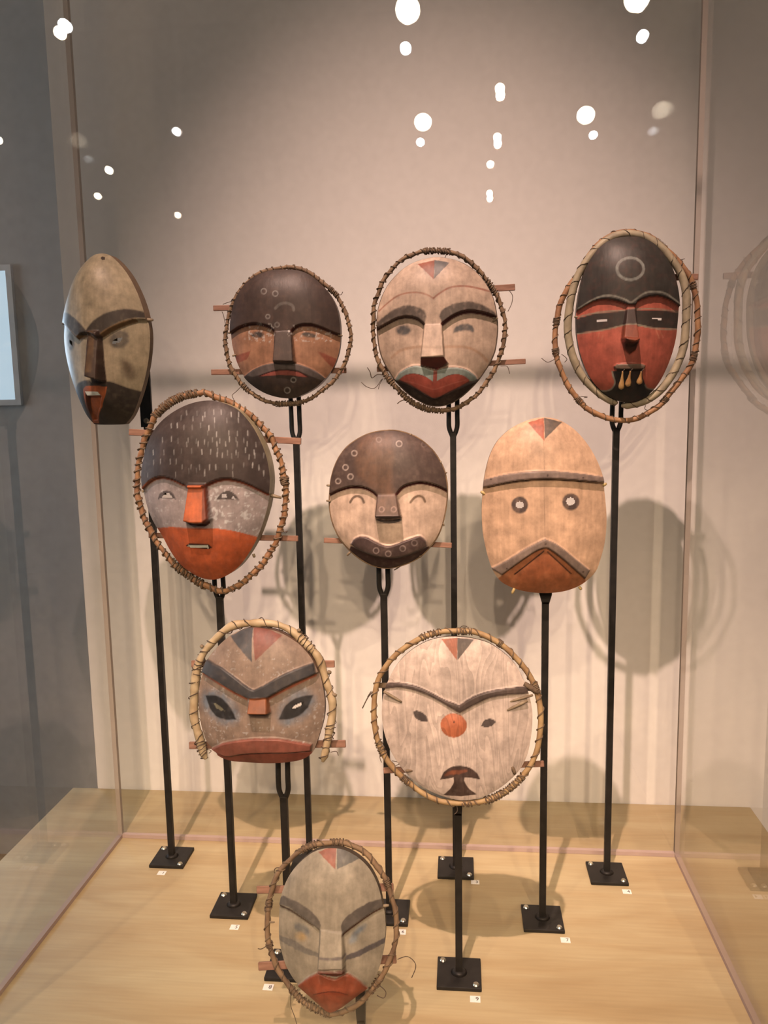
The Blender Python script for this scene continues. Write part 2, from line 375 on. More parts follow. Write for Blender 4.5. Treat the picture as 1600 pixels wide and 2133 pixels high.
class Mask:
    def __init__(self, name, label, crop, root_px, row_y, outline, D=.022, pu=2.4, pv=4., yaw=0., tilt=0., local_outline=None, rim=.013, rimcol=(130, 100, 78), base=(200, 170, 140), mat='mask', res=(180, 230), ridge=0.):
        self.ox, self.oy, self.sc = crop
        self.P0 = aty(*self.full(root_px), row_y)
        self.rot = (-math.radians(tilt), 0, math.radians(yaw))
        self.RM = np.array((Matrix.Rotation(self.rot[2], 3, 'Z') @ Matrix.Rotation(self.rot[0], 3, 'X')))
        self.root = empty(name, self.P0, self.rot); tag(self.root, label, 'mask', 'carved wooden masks on stands')
        self.D, self.pu, self.pv, self.rim = D, pu, pv, rim
        self.mat = MAT[mat]; self.hasdome = False
        if local_outline is None: O = np.array([self.un(p, 0.) for p in crom(pp(outline), 6, True)])
        else: O = crom(local_outline, 6, True)
        zmin, zmax = O[:, 1].min(), O[:, 1].max(); self.zmin, self.zmax = zmin, zmax
        nu, nv = res
        zz = zmin + (zmax - zmin) * (.5 - .5 * np.cos(np.linspace(.02, math.pi - .02, nv)))
        self.zz = zz; self.L = np.zeros(nv); self.Rr = np.zeros(nv)
        A, B = O, np.roll(O, -1, 0)
        for k, z in enumerate(zz):
            c = ((A[:, 1] <= z) & (B[:, 1] > z)) | ((B[:, 1] <= z) & (A[:, 1] > z))
            xs = A[c, 0] + (z - A[c, 1]) / (B[c, 1] - A[c, 1]) * (B[c, 0] - A[c, 0])
            self.L[k], self.Rr[k] = xs.min(), xs.max()
        u = np.linspace(-1, 1, nu)
        self.X = self.L[:, None] + (u[None] + 1) / 2 * (self.Rr - self.L)[:, None]
        self.Z = np.broadcast_to(zz[:, None], self.X.shape).copy()
        self.ridge = ridge; self.hasdome = True
        self.H = self.dome(self.X, self.Z)
        rc = alb(*base); self.C = np.broadcast_to(rc, self.X.shape + (3,)).copy()
        n = fbm(self.X, self.Z, .03, D * 1000)[..., None]; self.C *= .78 + .44 * n
        self.label = np.zeros((nv - 1, nu - 1), int); self.names = ['face']; self.hole = np.zeros((nv - 1, nu - 1), bool); self.hdist = np.full((nv - 1, nu - 1), -1.)
        self.cx = (self.X[:-1, :-1] + self.X[1:, 1:]) / 2; self.cz = (self.Z[:-1, :-1] + self.Z[1:, 1:]) / 2
        self.rimcol = rimcol; self.seed = 1.; self.mirror = False
    def full(self, p): return self.ox + p[0] / self.sc, self.oy + p[1] / self.sc
    def dome(self, x, z):
        L = np.interp(z, self.zz, self.L); Rr = np.interp(z, self.zz, self.Rr)
        u = np.clip((2 * x - L - Rr) / (Rr - L + 1e-9), -1, 1)
        v = np.clip((2 * z - self.zmin - self.zmax) / (self.zmax - self.zmin), -1, 1)
        h = self.D * (1 - np.abs(u) ** self.pu) * (1 - np.abs(v) ** self.pv)
        if self.ridge: h = h + self.ridge * (1 - np.abs(u)) * (1 - np.abs(v) ** 4)
        return h
    def plane(self, px, h):
        v = ray(*px); n = self.RM[:, 1]                 # local +y points away from the viewer
        P = self.P0 - n * h
        t = (P - CAMP) @ n / (v @ n)
        q = self.RM.T @ (CAMP + v * t - self.P0); return q
    def un(self, p, lift=0., raw=None):
        px = self.full(p)
        h = lift
        if raw is not None: q = self.plane(px, raw); return q
        if self.hasdome:
            for _ in range(14):
                q = self.plane(px, h); h = .5 * h + .5 * (float(self.dome(q[0], q[2])) + lift)
        q = self.plane(px, h); return (q[0], q[2])
    def poly(self, s, lift=0., smooth=0, closed=True):
        if isinstance(s, str) and '|' in s:          # runs joined by sharp corners
            pts = np.concatenate([crom(pp(q), 5, False) if len(pp(q)) > 2 else np.array(pp(q)) for q in s.split('|')])
        else:
            pts = pp(s) if isinstance(s, str) else s
            if smooth: pts = crom(pts, smooth, closed)
        return np.array([self.un(p, lift) for p in pts])
    def each(self, Q):
        yield Q
        if self.mirror: Q2 = Q.copy(); Q2[:, 0] *= -1; yield Q2
    # relief
    def raise_(self, s, h, w=.0016, lift=0., smooth=3):
        d = np.full(self.X.shape, -1.)
        for Q in self.each(self.poly(s, lift, smooth)): d = np.maximum(d, seg_dist(self.X, self.Z, Q, True))
        self.H += h * sstep(d / w + .5)
    def ramp(self, s, h0, h1, w=.0016, lift=None, smooth=0):
        Q = self.poly(s, (h0 + h1) / 2 if lift is None else lift, smooth)
        z1, z0 = Q[:, 1].max(), Q[:, 1].min(); f = np.clip((z1 - self.Z) / (z1 - z0 + 1e-9), 0, 1)
        self.H += (h0 + (h1 - h0) * f) * sstep(seg_dist(self.X, self.Z, Q, True) / w + .5)
    def bump(self, s, h, lift=0.):
        for Q in self.each(self.poly(s, lift, 4)):
            d = np.clip(seg_dist(self.X, self.Z, Q, True), 0, None); self.H += h * (1 - (1 - d / (d.max() + 1e-9)) ** 2)
    # paint
    def put(self, a, col, n):
        self.seed += 1.37
        a = np.clip(a, 0, 1)
        if n: a = np.clip(a * (1 - n + 2 * n * fbm(self.X, self.Z, .006, self.seed)), 0, 1)
        c = np.array(alb(*col))
        lum = float(c.mean())
        if lum < .2: c = c * (.72 + .28 * lum / .2)            # dark colours deepened, offsetting the lift from fill light and glass haze
        c = c * (.80 + .40 * fbm(self.X, self.Z, .018, self.seed * 2))[..., None]
        self.C = self.C * (1 - a[..., None]) + c * a[..., None]
    def fill(self, s, col, soft=.0008, n=.0, lift=0., smooth=3, a=1.):
        for Q in self.each(self.poly(s, lift, smooth)):
            d = seg_dist(self.X, self.Z, Q, True)
            if n: d = d + (fbm(self.X, self.Z, .004, self.seed) - .5) * .006 * n
            self.put(sstep(d / soft + .5) * a, col, n)
    def stroke(self, s, wpx, col, soft=.0008, n=0., lift=0., smooth=4, a=1.):
        w_ = wpx / self.sc * self.mpp() / 2
        for Q in self.each(self.poly(s, lift, smooth, False)):
            d = w_ - seg_dist(self.X, self.Z, Q, False); self.put(sstep(d / soft + .5) * a, col, n)
    def mpp(self): return float(np.linalg.norm(self.P0 - CAMP)) / F
    def ring(self, c, rpx, wpx, col, n=.2, lift=0., sy=1., a=.8):
        pts = [(c[0] + rpx * math.cos(t), c[1] + rpx * sy * math.sin(t)) for t in np.linspace(0, 2 * math.pi, 18)]
        self.stroke(pts, wpx, col, .0012, n, lift, 0, a)
    def blob(self, c, rx, ry, col, rot=0., n=.3, soft=.006, a=.9, lift=0.):
        ca, sa = math.cos(rot), math.sin(rot)
        pts = [(c[0] + rx * math.cos(t) * ca - ry * math.sin(t) * sa, c[1] + rx * math.cos(t) * sa + ry * math.sin(t) * ca) for t in np.linspace(0, 2 * math.pi, 16, endpoint=False)]
        self.fill(pts, col, soft, n, lift, 0, a)
    def flecks(self, s, col, th=.66, a=.8, scale=.004):
        Q = self.poly(s, 0., 3); d = seg_dist(self.X, self.Z, Q, True); self.seed += 2.1
        f = vnoise(self.X, self.Z, scale, self.seed) * .6 + vnoise(self.X, self.Z, scale * .45, self.seed + 4) * .4
        m = sstep((f - th) / .08) * sstep(d / .004 + .5) * a
        self.C = self.C * (1 - m[..., None]) + alb(*col) * m[..., None]
    # structure
    def part(self, name, s, lift=0., smooth=3):
        Qs = list(self.each(self.poly(s, lift, smooth)))
        for Q in Qs:
            self.names.append(name); self.label[seg_dist(self.cx, self.cz, Q, True) > 0] = len(self.names) - 1
    def cut(self, s, lift=0., smooth=0, only_right=False):
        Q = self.poly(s, lift, smooth)
        for q in ([Q] if only_right else self.each(Q)):
            d = seg_dist(self.cx, self.cz, q, True); self.hole |= d > 0; self.hdist = np.maximum(self.hdist, d)
    def build(self):
        nv, nu = self.X.shape
        V = np.stack([self.X, -self.H, self.Z], -1).reshape(-1, 3)
        idx = np.arange(nv * nu).reshape(nv, nu)
        Fq = np.stack([idx[:-1, :-1], idx[:-1, 1:], idx[1:, 1:], idx[1:, :-1]], -1)
        Cc = np.concatenate([self.C.reshape(-1, 3), np.ones((nv * nu, 1))], 1)
        for k, nm in enumerate(self.names):
            sel = (self.label == k) & ~self.hole
            if not sel.any(): continue
            f = Fq[sel]; VV, CC = V, Cc
            if k == 0:                                   # rim and hollow back belong to the face block
                loop = np.concatenate([idx[0, :], idx[1:, -1], idx[-1, -2::-1], idx[-2:0:-1, 0]])
                base = len(V); bk = V[loop].copy(); bk[:, 1] += self.rim + self.H.reshape(-1)[loop] * 1.
                fr = V[loop].copy(); nl = len(loop); a = np.arange(nl); b = (a + 1) % nl
                rimf = np.stack([base + nl + a, base + nl + b, base + b, base + a], -1)
                st = 4; ii = np.unique(np.r_[np.arange(0, nv, st), nv - 1]); jj = np.unique(np.r_[np.arange(0, nu, st), nu - 1])
                bx, bz = self.X[np.ix_(ii, jj)], self.Z[np.ix_(ii, jj)]
                by = -(self.dome(bx, bz) * .92) + min(.009, self.rim * .7)
                bb = base + 2 * nl; bidx = bb + np.arange(bx.size).reshape(bx.shape)
                bf = np.stack([bidx[:-1, :-1], bidx[1:, :-1], bidx[1:, 1:], bidx[:-1, 1:]], -1)
                ci = np.minimum(ii[:-1] + 2, nv - 2); cj = np.minimum(jj[:-1] + 2, nu - 2)
                ok = self.hdist[np.ix_(ci, cj)] < -.0035
                if not self.hole.any(): ok[:] = True
                bf = bf[ok]
                VV = np.concatenate([V, bk, fr, np.stack([bx, by, bz], -1).reshape(-1, 3)])
                rc = np.r_[alb(*self.rimcol), 1.]; CC = np.concatenate([Cc, np.tile(rc, (2 * nl + bx.size, 1))])
                f = np.concatenate([f, rimf, bf])
            used = np.unique(f); remap = np.full(len(VV), -1); remap[used] = np.arange(len(used)); f = remap[f]; vv = VV[used]; cc = CC[used]
            me = bpy.data.meshes.new(nm)
            me.vertices.add(len(vv)); me.vertices.foreach_set('co', vv.astype('f').ravel())
            me.loops.add(f.size); me.loops.foreach_set('vertex_index', f.astype('i').ravel())
            me.polygons.add(len(f)); me.polygons.foreach_set('loop_start', np.arange(0, f.size, 4, dtype='i')); me.polygons.foreach_set('loop_total', np.full(len(f), 4, 'i'))
            me.polygons.foreach_set('use_smooth', np.ones(len(f), bool)); me.update(calc_edges=True); me.validate()
            ca = me.color_attributes.new('paint', 'FLOAT_COLOR', 'POINT'); ca.data.foreach_set('color', cc.astype('f').ravel())
            link(nm, me, self.mat, self.root)
        return self.root
    # attachments
    def path(self, s, back, closed, smooth=6):
        pts = pp(s) if isinstance(s, str) else s
        if smooth: pts = crom(pts, smooth, closed)
        return np.array([self.un(p, raw=-back) for p in pts])
    def hoop(self, s, r, mat, back=.004, closed=True, knob=.12, turns=0., wraps=(), twine_r=.0009, bind='twine', name='hoop', knob_len=.012, label=None, wob=.0007):
        P = resample(self.path(s, back, closed), .0022, closed); n = len(P)
        arc = np.arange(n) * .0022
        P[:, 1] += wob * 2 * np.sin(arc / .06 + 1.); P[:, 0] += wob * np.sin(arc / .023); P[:, 2] += wob * np.cos(arc / .031)
        k = vnoise(arc, arc * 0, knob_len, 2.2) * 1.3 + vnoise(arc, arc * 0, knob_len * .35, 5.) * .7
        rad = r * (1 + knob * (k - 1.)); sides = 10
        th = np.linspace(0, 2 * np.pi, sides, endpoint=False)
        rr = rad[:, None] * (1 + knob * .7 * np.sin(th[None] + arc[:, None] / (knob_len * .6)))
        if not closed:
            e = np.ones(n); m = 5; e[:m] = np.linspace(.35, 1, m); e[-m:] = np.linspace(1, .35, m); rr = rr * e[:, None]
        o = link(name, tube_mesh(P, rr, sides, closed, name), MAT[mat], self.root)
        if label: o['label'] = label
        T, N, B = frames(P, closed); mes = []
        def helix(f0, f1, trn, extra):
            steps = max(8, int(trn * 9)); s_ = np.linspace(f0, f1, steps) * (n - 1 if not closed else n)
            i0 = np.floor(s_).astype(int) % n; ph = np.linspace(0, trn * 2 * np.pi, steps) + f0 * 9
            ph = ph + .8 * np.sin(ph * .37)
            q = P[i0] + (rad[i0] * (1 + knob * .5) + extra)[:, None] * (np.cos(ph)[:, None] * N[i0] + np.sin(ph)[:, None] * B[i0])
            return tube_mesh(q, twine_r * (1 + .3 * np.sin(np.arange(steps) * 1.7)), 5, False, 'tw')
        if turns: mes.append(helix(0.0, .999, turns, twine_r * .3))
        for (f0, f1, trn) in wraps: mes.append(helix(f0, f1, trn, twine_r * .9))
        if mes: link('lashing', join_meshes(mes, 'lashing'), MAT[bind], o)
        return o
    def bar(self, p0, p1, wpx, back=.015, th=.004, mat='stick'):
        a, b = self.un(p0, raw=-back), self.un(p1, raw=-back); w_ = wpx / self.sc * self.mpp() / 2
        d = b - a; L = np.linalg.norm(d); bm = box_bm((0, -th / 2, -w_), (L, th / 2, w_), .0008, 1)
        for v in bm.verts: v.co.z += .0006 * math.sin(v.co.x * 40)
        o = link('crossbar', bm_mesh(bm, 'crossbar'), MAT[mat], self.root)
        o.location = a; o.rotation_euler = (0, -math.atan2(d[2], d[0]), math.atan2(d[1], math.hypot(d[0], d[2]))); return o
    def peg(self, p0, p1, wpx, mat='peg', back=-.003):
        a, b = self.un(p0, raw=-back), self.un(p1, raw=-back); w_ = wpx / self.sc * self.mpp() / 2
        P = np.array([a, a * .7 + b * .3, a * .3 + b * .7, b])
        link('peg', tube_mesh(P, [w_ * .8, w_, w_ * .95, w_ * .6], 8, False, 'peg'), MAT[mat], self.root)
    def thread(self, s, back=.0, rad=.0006, mat='thread'):
        P = self.path(s, back, False, 5); P[:, 1] += .002 * np.sin(np.linspace(0, 5, len(P)))
        link('loose_twine', tube_mesh(P, rad, 5, False, 'loose_twine'), MAT[mat], self.root)

# ------------------------------------------------------------------ the ten masks
random.seed(3)
# --- 1: tall bearded mask at the far left, turned to the left
prof = [(0, .030), (.015, .042), (.06, .056), (.14, .070), (.26, .086), (.38, .097), (.5, .102), (.6, .099), (.7, .090), (.8, .075), (.88, .058), (.95, .036), (.99, .014)]
HM = .288
lo = [(-w_ * .845, t * HM) for t, w_ in prof] + [(w_ * .845, t * HM) for t, w_ in prof[::-1]]
m = Mask('carved_mask', 'tall egg shaped mask with pale forehead, black beard and orange mouth, turned left', (100, 500, 5.077), (655, 1950), ROW[1] - .105, None,
         D=.047, pu=2.0, pv=5., yaw=-12, tilt=2, local_outline=lo, rim=.010, rimcol=(120, 88, 62), base=(172, 146, 114))
m.mirror = True
fr1 = '300,985 470,985 | 540,1030 650,955 750,905 850,868 940,845 1120,850 | 1300,850 1300,0 300,0'
m.raise_(fr1, .007, .003, .004)
m.mirror = False
m.ramp('375,960 500,960 545,1490 405,1450', .006, .024, .003)
m.mirror = True
m.fill('400,960 | 440,900 520,825 650,760 800,732 950,742 1090,790 | 1090,835 940,822 800,852 650,925 540,1005 420,1010', (82, 66, 54), .003, .25, .006)
m.fill('400,1010 540,1000 | 650,925 800,858 940,828 | 935,868 800,912 650,980 545,1045 470,1040', (138, 98, 60), .0015, .1, .004)
m.blob((755, 1050), 112, 92, (96, 82, 70), -.35, .3, .007)
m.blob((845, 1370), 62, 120, (112, 88, 66), -.45, .3, .012, .8)
m.fill('470,1480 | 560,1480 700,1510 850,1565 1030,1610 1150,1620 | 1150,2050 380,2050', (70, 56, 46), .003, .2)
m.mirror = False
m.fill('360,950 512,950 562,1510 420,1540 372,1420', (78, 52, 38), .002, .15, .016, 0)
m.fill('388,960 440,960 462,1400 395,1395', (122, 84, 50), .004, .3, .02, 0, .7)
m.fill('372,1580 395,1548 500,1540 625,1552 608,1640 575,1760 540,1935 475,1935 420,1800 388,1690', (184, 94, 52), .0012, .1, .0, 0)
m.raise_('405,1650 560,1650 545,1760 515,1900 480,1900 425,1760', -.006, .003, 0., 0)
m.fill('395,1605 430,1640 445,1800 470,1900 455,1890 410,1760', (100, 50, 34), .0015, .1, 0., 0)
m.part('mouth', '372,1580 395,1548 500,1540 625,1552 608,1640 575,1760 540,1935 475,1935 420,1800 388,1690', 0, 0)
m.part('nose', '360,1000 512,1000 562,1510 420,1540 372,1420', .014, 0)
m.mirror = True
m.part('brow', '400,960 | 440,900 520,825 650,760 800,732 950,742 1090,790 | 1090,835 940,835 800,880 650,950 540,1035 420,1010', .006)
m.cut('678,1092 690,1062 725,1040 785,1028 778,1060 745,1085 700,1097')
m.mirror = False
m.fill('585,200 600,182 632,190 630,218 600,222', (70, 52, 40), .001, 0, 0, 0)
m.build()
tq = [m.un(p, raw=.038 + .0) for p in ((408, 1602), (545, 1605), (562, 1642), (430, 1645))]
bm = bmesh.new(); vs = [bm.verts.new((q[0], -m.dome(q[0], q[2]) - .002 + dy, q[2])) for dy in (0, .004) for q in tq]
for f in ((3, 2, 1, 0), (4, 5, 6, 7), (0, 1, 5, 4), (1, 2, 6, 5), (2, 3, 7, 6), (3, 0, 4, 7)): bm.faces.new([vs[i] for i in f])
link('teeth', bm_mesh(bm, 'teeth'), MAT['tooth'], m.root)['label'] = 'strip of white teeth'
m.peg((930, 845), (1110, 845), 40, 'peg', .0); m.peg((205, 880), (150, 885), 34, 'peg', -.012)
stand(1, 'black mask stand at far left behind the tall bearded mask', aty(290, 888, ROW[1])[2], 'plate', .10)
s1 = [o for o in bpy.data.objects if o.get('label') == 'black mask stand at far left behind the tall bearded mask'][0]
A_ = np.array([0, 0, aty(290, 888, ROW[1])[2] - PZ + .085]); B_ = m.P0 + m.RM @ np.array([0, -.012, .11]) - np.array(s1.location)
link('arm', tube_mesh(resample(np.array([A_, A_ + (0, -.03, .02), B_]), .006, False), .004, 8, False, 'arm'), MAT['iron'], s1)

# --- 2: dark brown mask with frown, upper row
c2 = (420, 530, 4.706)
m = Mask('carved_mask', 'dark brown mask with sad down-turned mouth and red cheek wedges in thin hoop', c2, (840, 1408), ROW[1] - .026,
  '830,155 960,165 1080,215 1200,320 1290,440 1340,560 1362,700 1362,830 1345,960 1300,1090 1230,1200 1130,1300 1010,1370 900,1408 780,1405 650,1370 540,1310 440,1225 370,1110 325,990 298,870 288,740 300,600 340,450 400,340 480,255 600,190 710,160', D=.026, base=(170, 116, 86), rimcol=(96, 66, 50), tilt=1)
fb = '100,860 270,775 | 360,715 450,683 540,675 620,690 680,715 712,748 | 702,1058 912,1062 | 882,748 920,708 1000,684 1090,688 1200,724 1300,768 1390,795 | 1600,850 1600,0 100,0'
m.raise_(fb, .008, .002, .006); m.ramp('714,750 880,750 912,1055 702,1052', .001, .012, .002, .012)
m.fill(fb, (84, 62, 53), .0014, .1, .008)
m.stroke('285,775 360,722 450,692 540,684 620,699 680,724 706,748', 24, (98, 46, 38), .001, 0, .004); m.stroke('886,748 925,716 1000,694 1090,698 1200,734 1300,776 1390,805', 24, (104, 48, 40), .001, 0, .004)
m.blob((545, 785), 68, 30, (78, 66, 60), 0, .5, .004); m.blob((1050, 790), 72, 26, (88, 76, 68), .1, .5, .004)
m.flecks('400,700 700,690 700,860 420,830', (215, 195, 180), .62, .6); m.flecks('900,700 1330,780 1300,860 900,840', (215, 195, 180), .64, .6)
m.fill('325,1000 480,945 455,1010 440,1030 345,1070', (158, 78, 58), .0016, .2, 0, 0, .85); m.fill('1140,955 1200,970 1325,1025 1290,1115 1220,1050', (158, 78, 58), .0016, .2, 0, 0, .85)
lipu = '415,1195 | 500,1130 600,1085 720,1062 820,1058 930,1070 1050,1110 1150,1165 1225,1225 | 1250,1300 420,1300'
m.raise_('400,1205 | 500,1130 600,1085 720,1062 820,1058 930,1070 1050,1110 1150,1165 1240,1235 | 1400,1700 300,1700', .006, .002, .004)
m.fill('395,1205 | 500,1130 600,1085 720,1062 820,1058 930,1070 1050,1110 1150,1165 1240,1235 | 1400,1700 300,1700', (78, 60, 52), .0016, .15, .005)
m.fill('440,1185 | 500,1132 600,1088 720,1064 820,1060 930,1072 1050,1112 1150,1166 1220,1225 | 1180,1235 1040,1180 940,1135 820,1122 700,1135 560,1185 500,1200', (118, 98, 90), .002, .2, .005)
m.fill('565,1195 690,1150 820,1135 950,1155 1045,1205 900,1188 760,1182', (168, 86, 72), .0008, 0, .005); m.stroke('565,1192 690,1148 820,1134 950,1150 1045,1202', 9, (70, 22, 20), .0006, 0, .005)
for c, r in (((612, 362), 26), ((725, 385), 26), ((742, 690), 22), ((652, 610), 20), ((840, 1332), 28), ((900, 1230), 24)): m.ring(c, r, 11, (168, 152, 140), .6, .006, 1., .6)
m.stroke('725,530 770,490 830,478 890,500 905,545', 26, (140, 124, 112), .002, .6, .006, 4, .55)
m.part('forehead', fb, .008); m.part('nose', '712,750 882,750 912,1062 702,1058', .012, 0); m.part('mouth', '395,1205 | 500,1130 600,1085 720,1062 820,1058 930,1070 1050,1110 1150,1165 1240,1235 | 1400,1700 300,1700', .005)
m.build()
m.hoop('825,130 960,140 1090,205 1220,300 1330,400 1390,520 1435,650 1460,790 1450,920 1410,1060 1330,1200 1220,1300 1080,1400 950,1455 830,1465 720,1465 600,1425 460,1340 350,1220 280,1090 245,950 240,800 265,620 320,450 400,330 500,230 640,155', .0034, 'hoop_dark', knob=.22, turns=62, twine_r=.0010, wraps=((.12, .15, 7), (.46, .53, 14), (.60, .63, 6)))
m.bar((115, 528), (1290, 500), 52); m.bar((95, 1155), (1420, 1135), 54)
m.peg((300, 762), (258, 770), 22); m.peg((1335, 790), (1382, 798), 22); m.peg((335, 985), (300, 995), 20)
m.thread('310,455 260,468 210,492'); m.thread('200,560 218,620 235,680'); m.thread('395,1285 340,1340 300,1380 318,1420'); m.thread('1345,395 1370,392 1385,368')
stand(2, 'black mask stand under the dark brown frowning mask of the top row', aty(623, 912, ROW[1])[2])

# --- 3: white mask with big grey and red lips
c3 = (740, 500, 4.324)
m = Mask('carved_mask', 'white faced mask with thick grey-green and red lips, black chin and arched brows', c3, (760, 1490), ROW[1] - .03,
  '770,165 900,190 1010,240 1100,310 1180,410 1235,520 1265,650 1278,780 1270,900 1250,1010 1200,1120 1120,1240 1040,1330 950,1410 860,1465 760,1490 660,1480 560,1435 470,1370 380,1280 310,1180 255,1080 220,960 205,820 205,680 235,550 290,430 370,330 460,250 560,200 670,170', D=.028, base=(206, 168, 142), rimcol=(84, 58, 46), tilt=1)
fb = '100,850 195,800 | 290,748 380,702 470,686 560,706 622,758 | 588,1062 800,1056 | 782,752 860,692 950,648 1050,634 1180,658 1290,702 | 1500,760 1500,0 100,0'
m.raise_(fb, .009, .002, .007); m.ramp('624,760 780,755 802,1052 592,1060', .001, .016, .002, .014)
m.ramp('590,1060 802,1054 836,1106 740,1168 588,1126', .022, .004, .002, .012)
m.fill('562,218 720,182 706,352', (164, 84, 58), .001, .15, .008, 0); m.fill('716,182 852,204 710,352', (112, 100, 94), .001, .25, .008, 0)
m.stroke('215,640 290,570 380,505 480,475 580,475 650,495 705,525', 13, (172, 106, 82), .002, .3, .008, 4, .8); m.stroke('705,525 760,480 850,430 950,415 1060,425 1210,462', 15, (170, 100, 78), .002, .3, .008, 4, .85)
bl = '195,745 | 280,672 370,617 460,590 550,600 620,635 642,682 | 622,755 560,708 470,688 380,704 290,750 190,815'
br = '758,690 | 772,640 850,590 950,560 1050,558 1150,588 1250,648 1285,700 | 1180,657 1050,634 950,647 860,692 785,752'
for b_ in (bl, br): m.fill(b_, (108, 88, 76), .004, .4, .008)
m.stroke('192,812 290,754 380,710 470,694 560,714 620,760', 20, (112, 72, 58), .001, 0, .003); m.stroke('786,758 860,704 950,660 1050,646 1180,668 1290,712', 30, (98, 42, 34), .001, 0, .003)
m.blob((435, 812), 66, 46, (104, 92, 86), 0, .5, .006); m.fill('885,835 900,790 960,760 1030,762 1070,800 1060,832 1010,815 960,815', (118, 106, 100), .004, .4)
m.stroke('330,1060 400,1000 500,970 588,962', 24, (188, 142, 112), .003, .3, 0, 4, .7); m.stroke('600,962 740,968 800,962', 22, (188, 150, 122), .003, .3, .018, 4, .6); m.stroke('815,962 900,960 1020,970 1120,1020 1190,1090', 24, (184, 136, 106), .003, .3, 0, 4, .7)
m.fill('590,1062 802,1056 836,1106 740,1166 588,1126', (108, 38, 30), .0008, 0, .012, 0)
lips = '340,1275 | 400,1190 480,1143 560,1128 640,1148 720,1170 800,1150 900,1143 1000,1163 1080,1218 1105,1262 | 1010,1300 850,1375 720,1432 640,1400 470,1300 360,1270'
m.raise_(lips, .009, .005, .006)
m.fill(lips, (120, 60, 50), .001, 0, .007)
m.fill('345,1275 | 400,1192 480,1146 560,1132 640,1152 720,1174 800,1154 900,1147 1000,1167 1080,1222 1100,1262 | 1030,1275 960,1216 860,1212 790,1242 740,1280 700,1275 620,1222 520,1202 440,1222 385,1268', (152, 152, 138), .0008, .1, .008, 0)
m.fill('395,1258 | 450,1217 530,1205 620,1228 712,1282 | 800,1237 900,1210 980,1224 1032,1266 | 940,1320 840,1370 720,1422 640,1390 540,1332 450,1284', (172, 78, 60), .0008, .1, .008)
m.fill('706,1176 740,1176 735,1285 700,1285', (168, 82, 66), .0008, 0, .008, 0); m.stroke('440,1270 540,1290 640,1325 712,1345 800,1318 900,1285 1000,1262', 8, (195, 108, 88), .001, .2, .008, 4, .6)
chin = '340,1262 400,1272 | 450,1290 560,1350 640,1400 720,1432 | 850,1377 1000,1302 1130,1240 | 1300,1500 800,1650 300,1500'
m.fill(chin, (58, 38, 32), .0012, .1, .004, 0)
m.part('forehead', fb, .008); m.part('brow', bl, .008); m.part('brow', br, .008); m.part('nose', '624,760 780,755 836,1106 740,1166 588,1126', .014, 0); m.part('mouth', lips, .007); m.part('chin', chin, .004)
m.build()
m.hoop('740,100 860,110 960,150 1060,215 1140,300 1220,400 1280,510 1320,620 1345,750 1345,870 1320,1000 1280,1120 1210,1240 1120,1360 1020,1450 920,1510 800,1540 680,1530 560,1490 470,1430 370,1330 280,1220 220,1110 180,980 165,850 160,720 170,590 210,470 260,360 340,250 440,165 560,115 650,100', .0036, 'hoop_dark', knob=.24, turns=54, twine_r=.0012, wraps=((.49, .60, 20), (.97, .995, 5), (.0, .03, 5), (.13, .17, 6), (.62, .65, 5)))
m.hoop('770,162 900,187 1012,237 1103,307 1184,408 1239,519 1269,650 1282,780 1274,900 1254,1012 1203,1123 1123,1243 1042,1334 952,1414 860,1469 760,1494 659,1484 558,1438 467,1373 376,1282 306,1181 251,1081 216,961 201,820 201,679 231,549 286,428 367,327 458,247 559,197 670,166', .0013, 'thread', back=.002, knob=.12, name='edge_band', label='thin dark band around the edge', wob=.0001)
m.bar((600, 480), (1440, 425), 56); m.bar((195, 1165), (1535, 1090), 46)
m.peg((190, 775), (252, 705), 20); m.peg((1200, 762), (1285, 700), 22); m.peg((1185, 698), (1275, 702), 16)
m.thread('1390,458 1418,500 1410,570 1375,645'); m.thread('1310,1135 1370,1138 1390,1205'); m.thread('270,1220 200,1210 150,1242 135,1190 110,1148', .002, .0008); m.thread('240,1250 180,1330 110,1325 55,1280'); m.thread('250,1245 220,1300 210,1345'); m.thread('460,1435 410,1450 380,1475', .002, .0009); m.thread('800,175 812,150 826,122')
stand(3, 'black mask stand under the white mask with thick red lips', aty(925, 902, ROW[1])[2])

# --- 4: red mask with dark forehead, double ring
c4 = (1110, 460, 4.2105)
m = Mask('carved_mask', 'red mask with black forehead and eye band, hanging lip pendants and double ring', c4, (850, 1590), ROW[1] - .055,
  '860,145 960,160 1060,210 1150,310 1220,430 1260,570 1280,720 1272,880 1255,1030 1220,1170 1170,1300 1100,1430 1010,1530 900,1585 800,1590 700,1555 600,1490 520,1400 460,1290 415,1160 390,1030 380,900 385,760 410,600 450,450 510,330 600,220 720,160', D=.032, pu=2.2, base=(186, 90, 68), rimcol=(70, 52, 42), tilt=1)
fb = '200,870 370,800 | 430,765 520,712 620,687 720,697 800,722 840,738 | 905,738 | 920,706 1000,670 1100,658 1200,690 1290,750 | 1500,800 1500,0 200,0'
m.raise_(fb, .007, .002, .006); m.ramp('838,735 908,735 936,1040 885,1075 800,1060 790,1030', .003, .020, .003, .012)
m.ramp('790,1032 936,1042 905,1130 855,1166 808,1120', .012, .002, .003, .006)
m.fill(fb, (72, 60, 51), .0012, .1, .007)
m.stroke('400,770 440,745 540,685 640,655 740,665 820,695 860,716 900,690 980,635 1070,620 1170,640 1285,722', 14, (150, 136, 118), .0016, .5, .007, 4, .85)
band = '360,865 | 520,820 680,800 850,788 1060,784 1300,802 | 1300,942 1080,936 920,924 820,914 640,950 500,970 360,990'
m.fill(band, (72, 57, 48), .001, .1, .002)
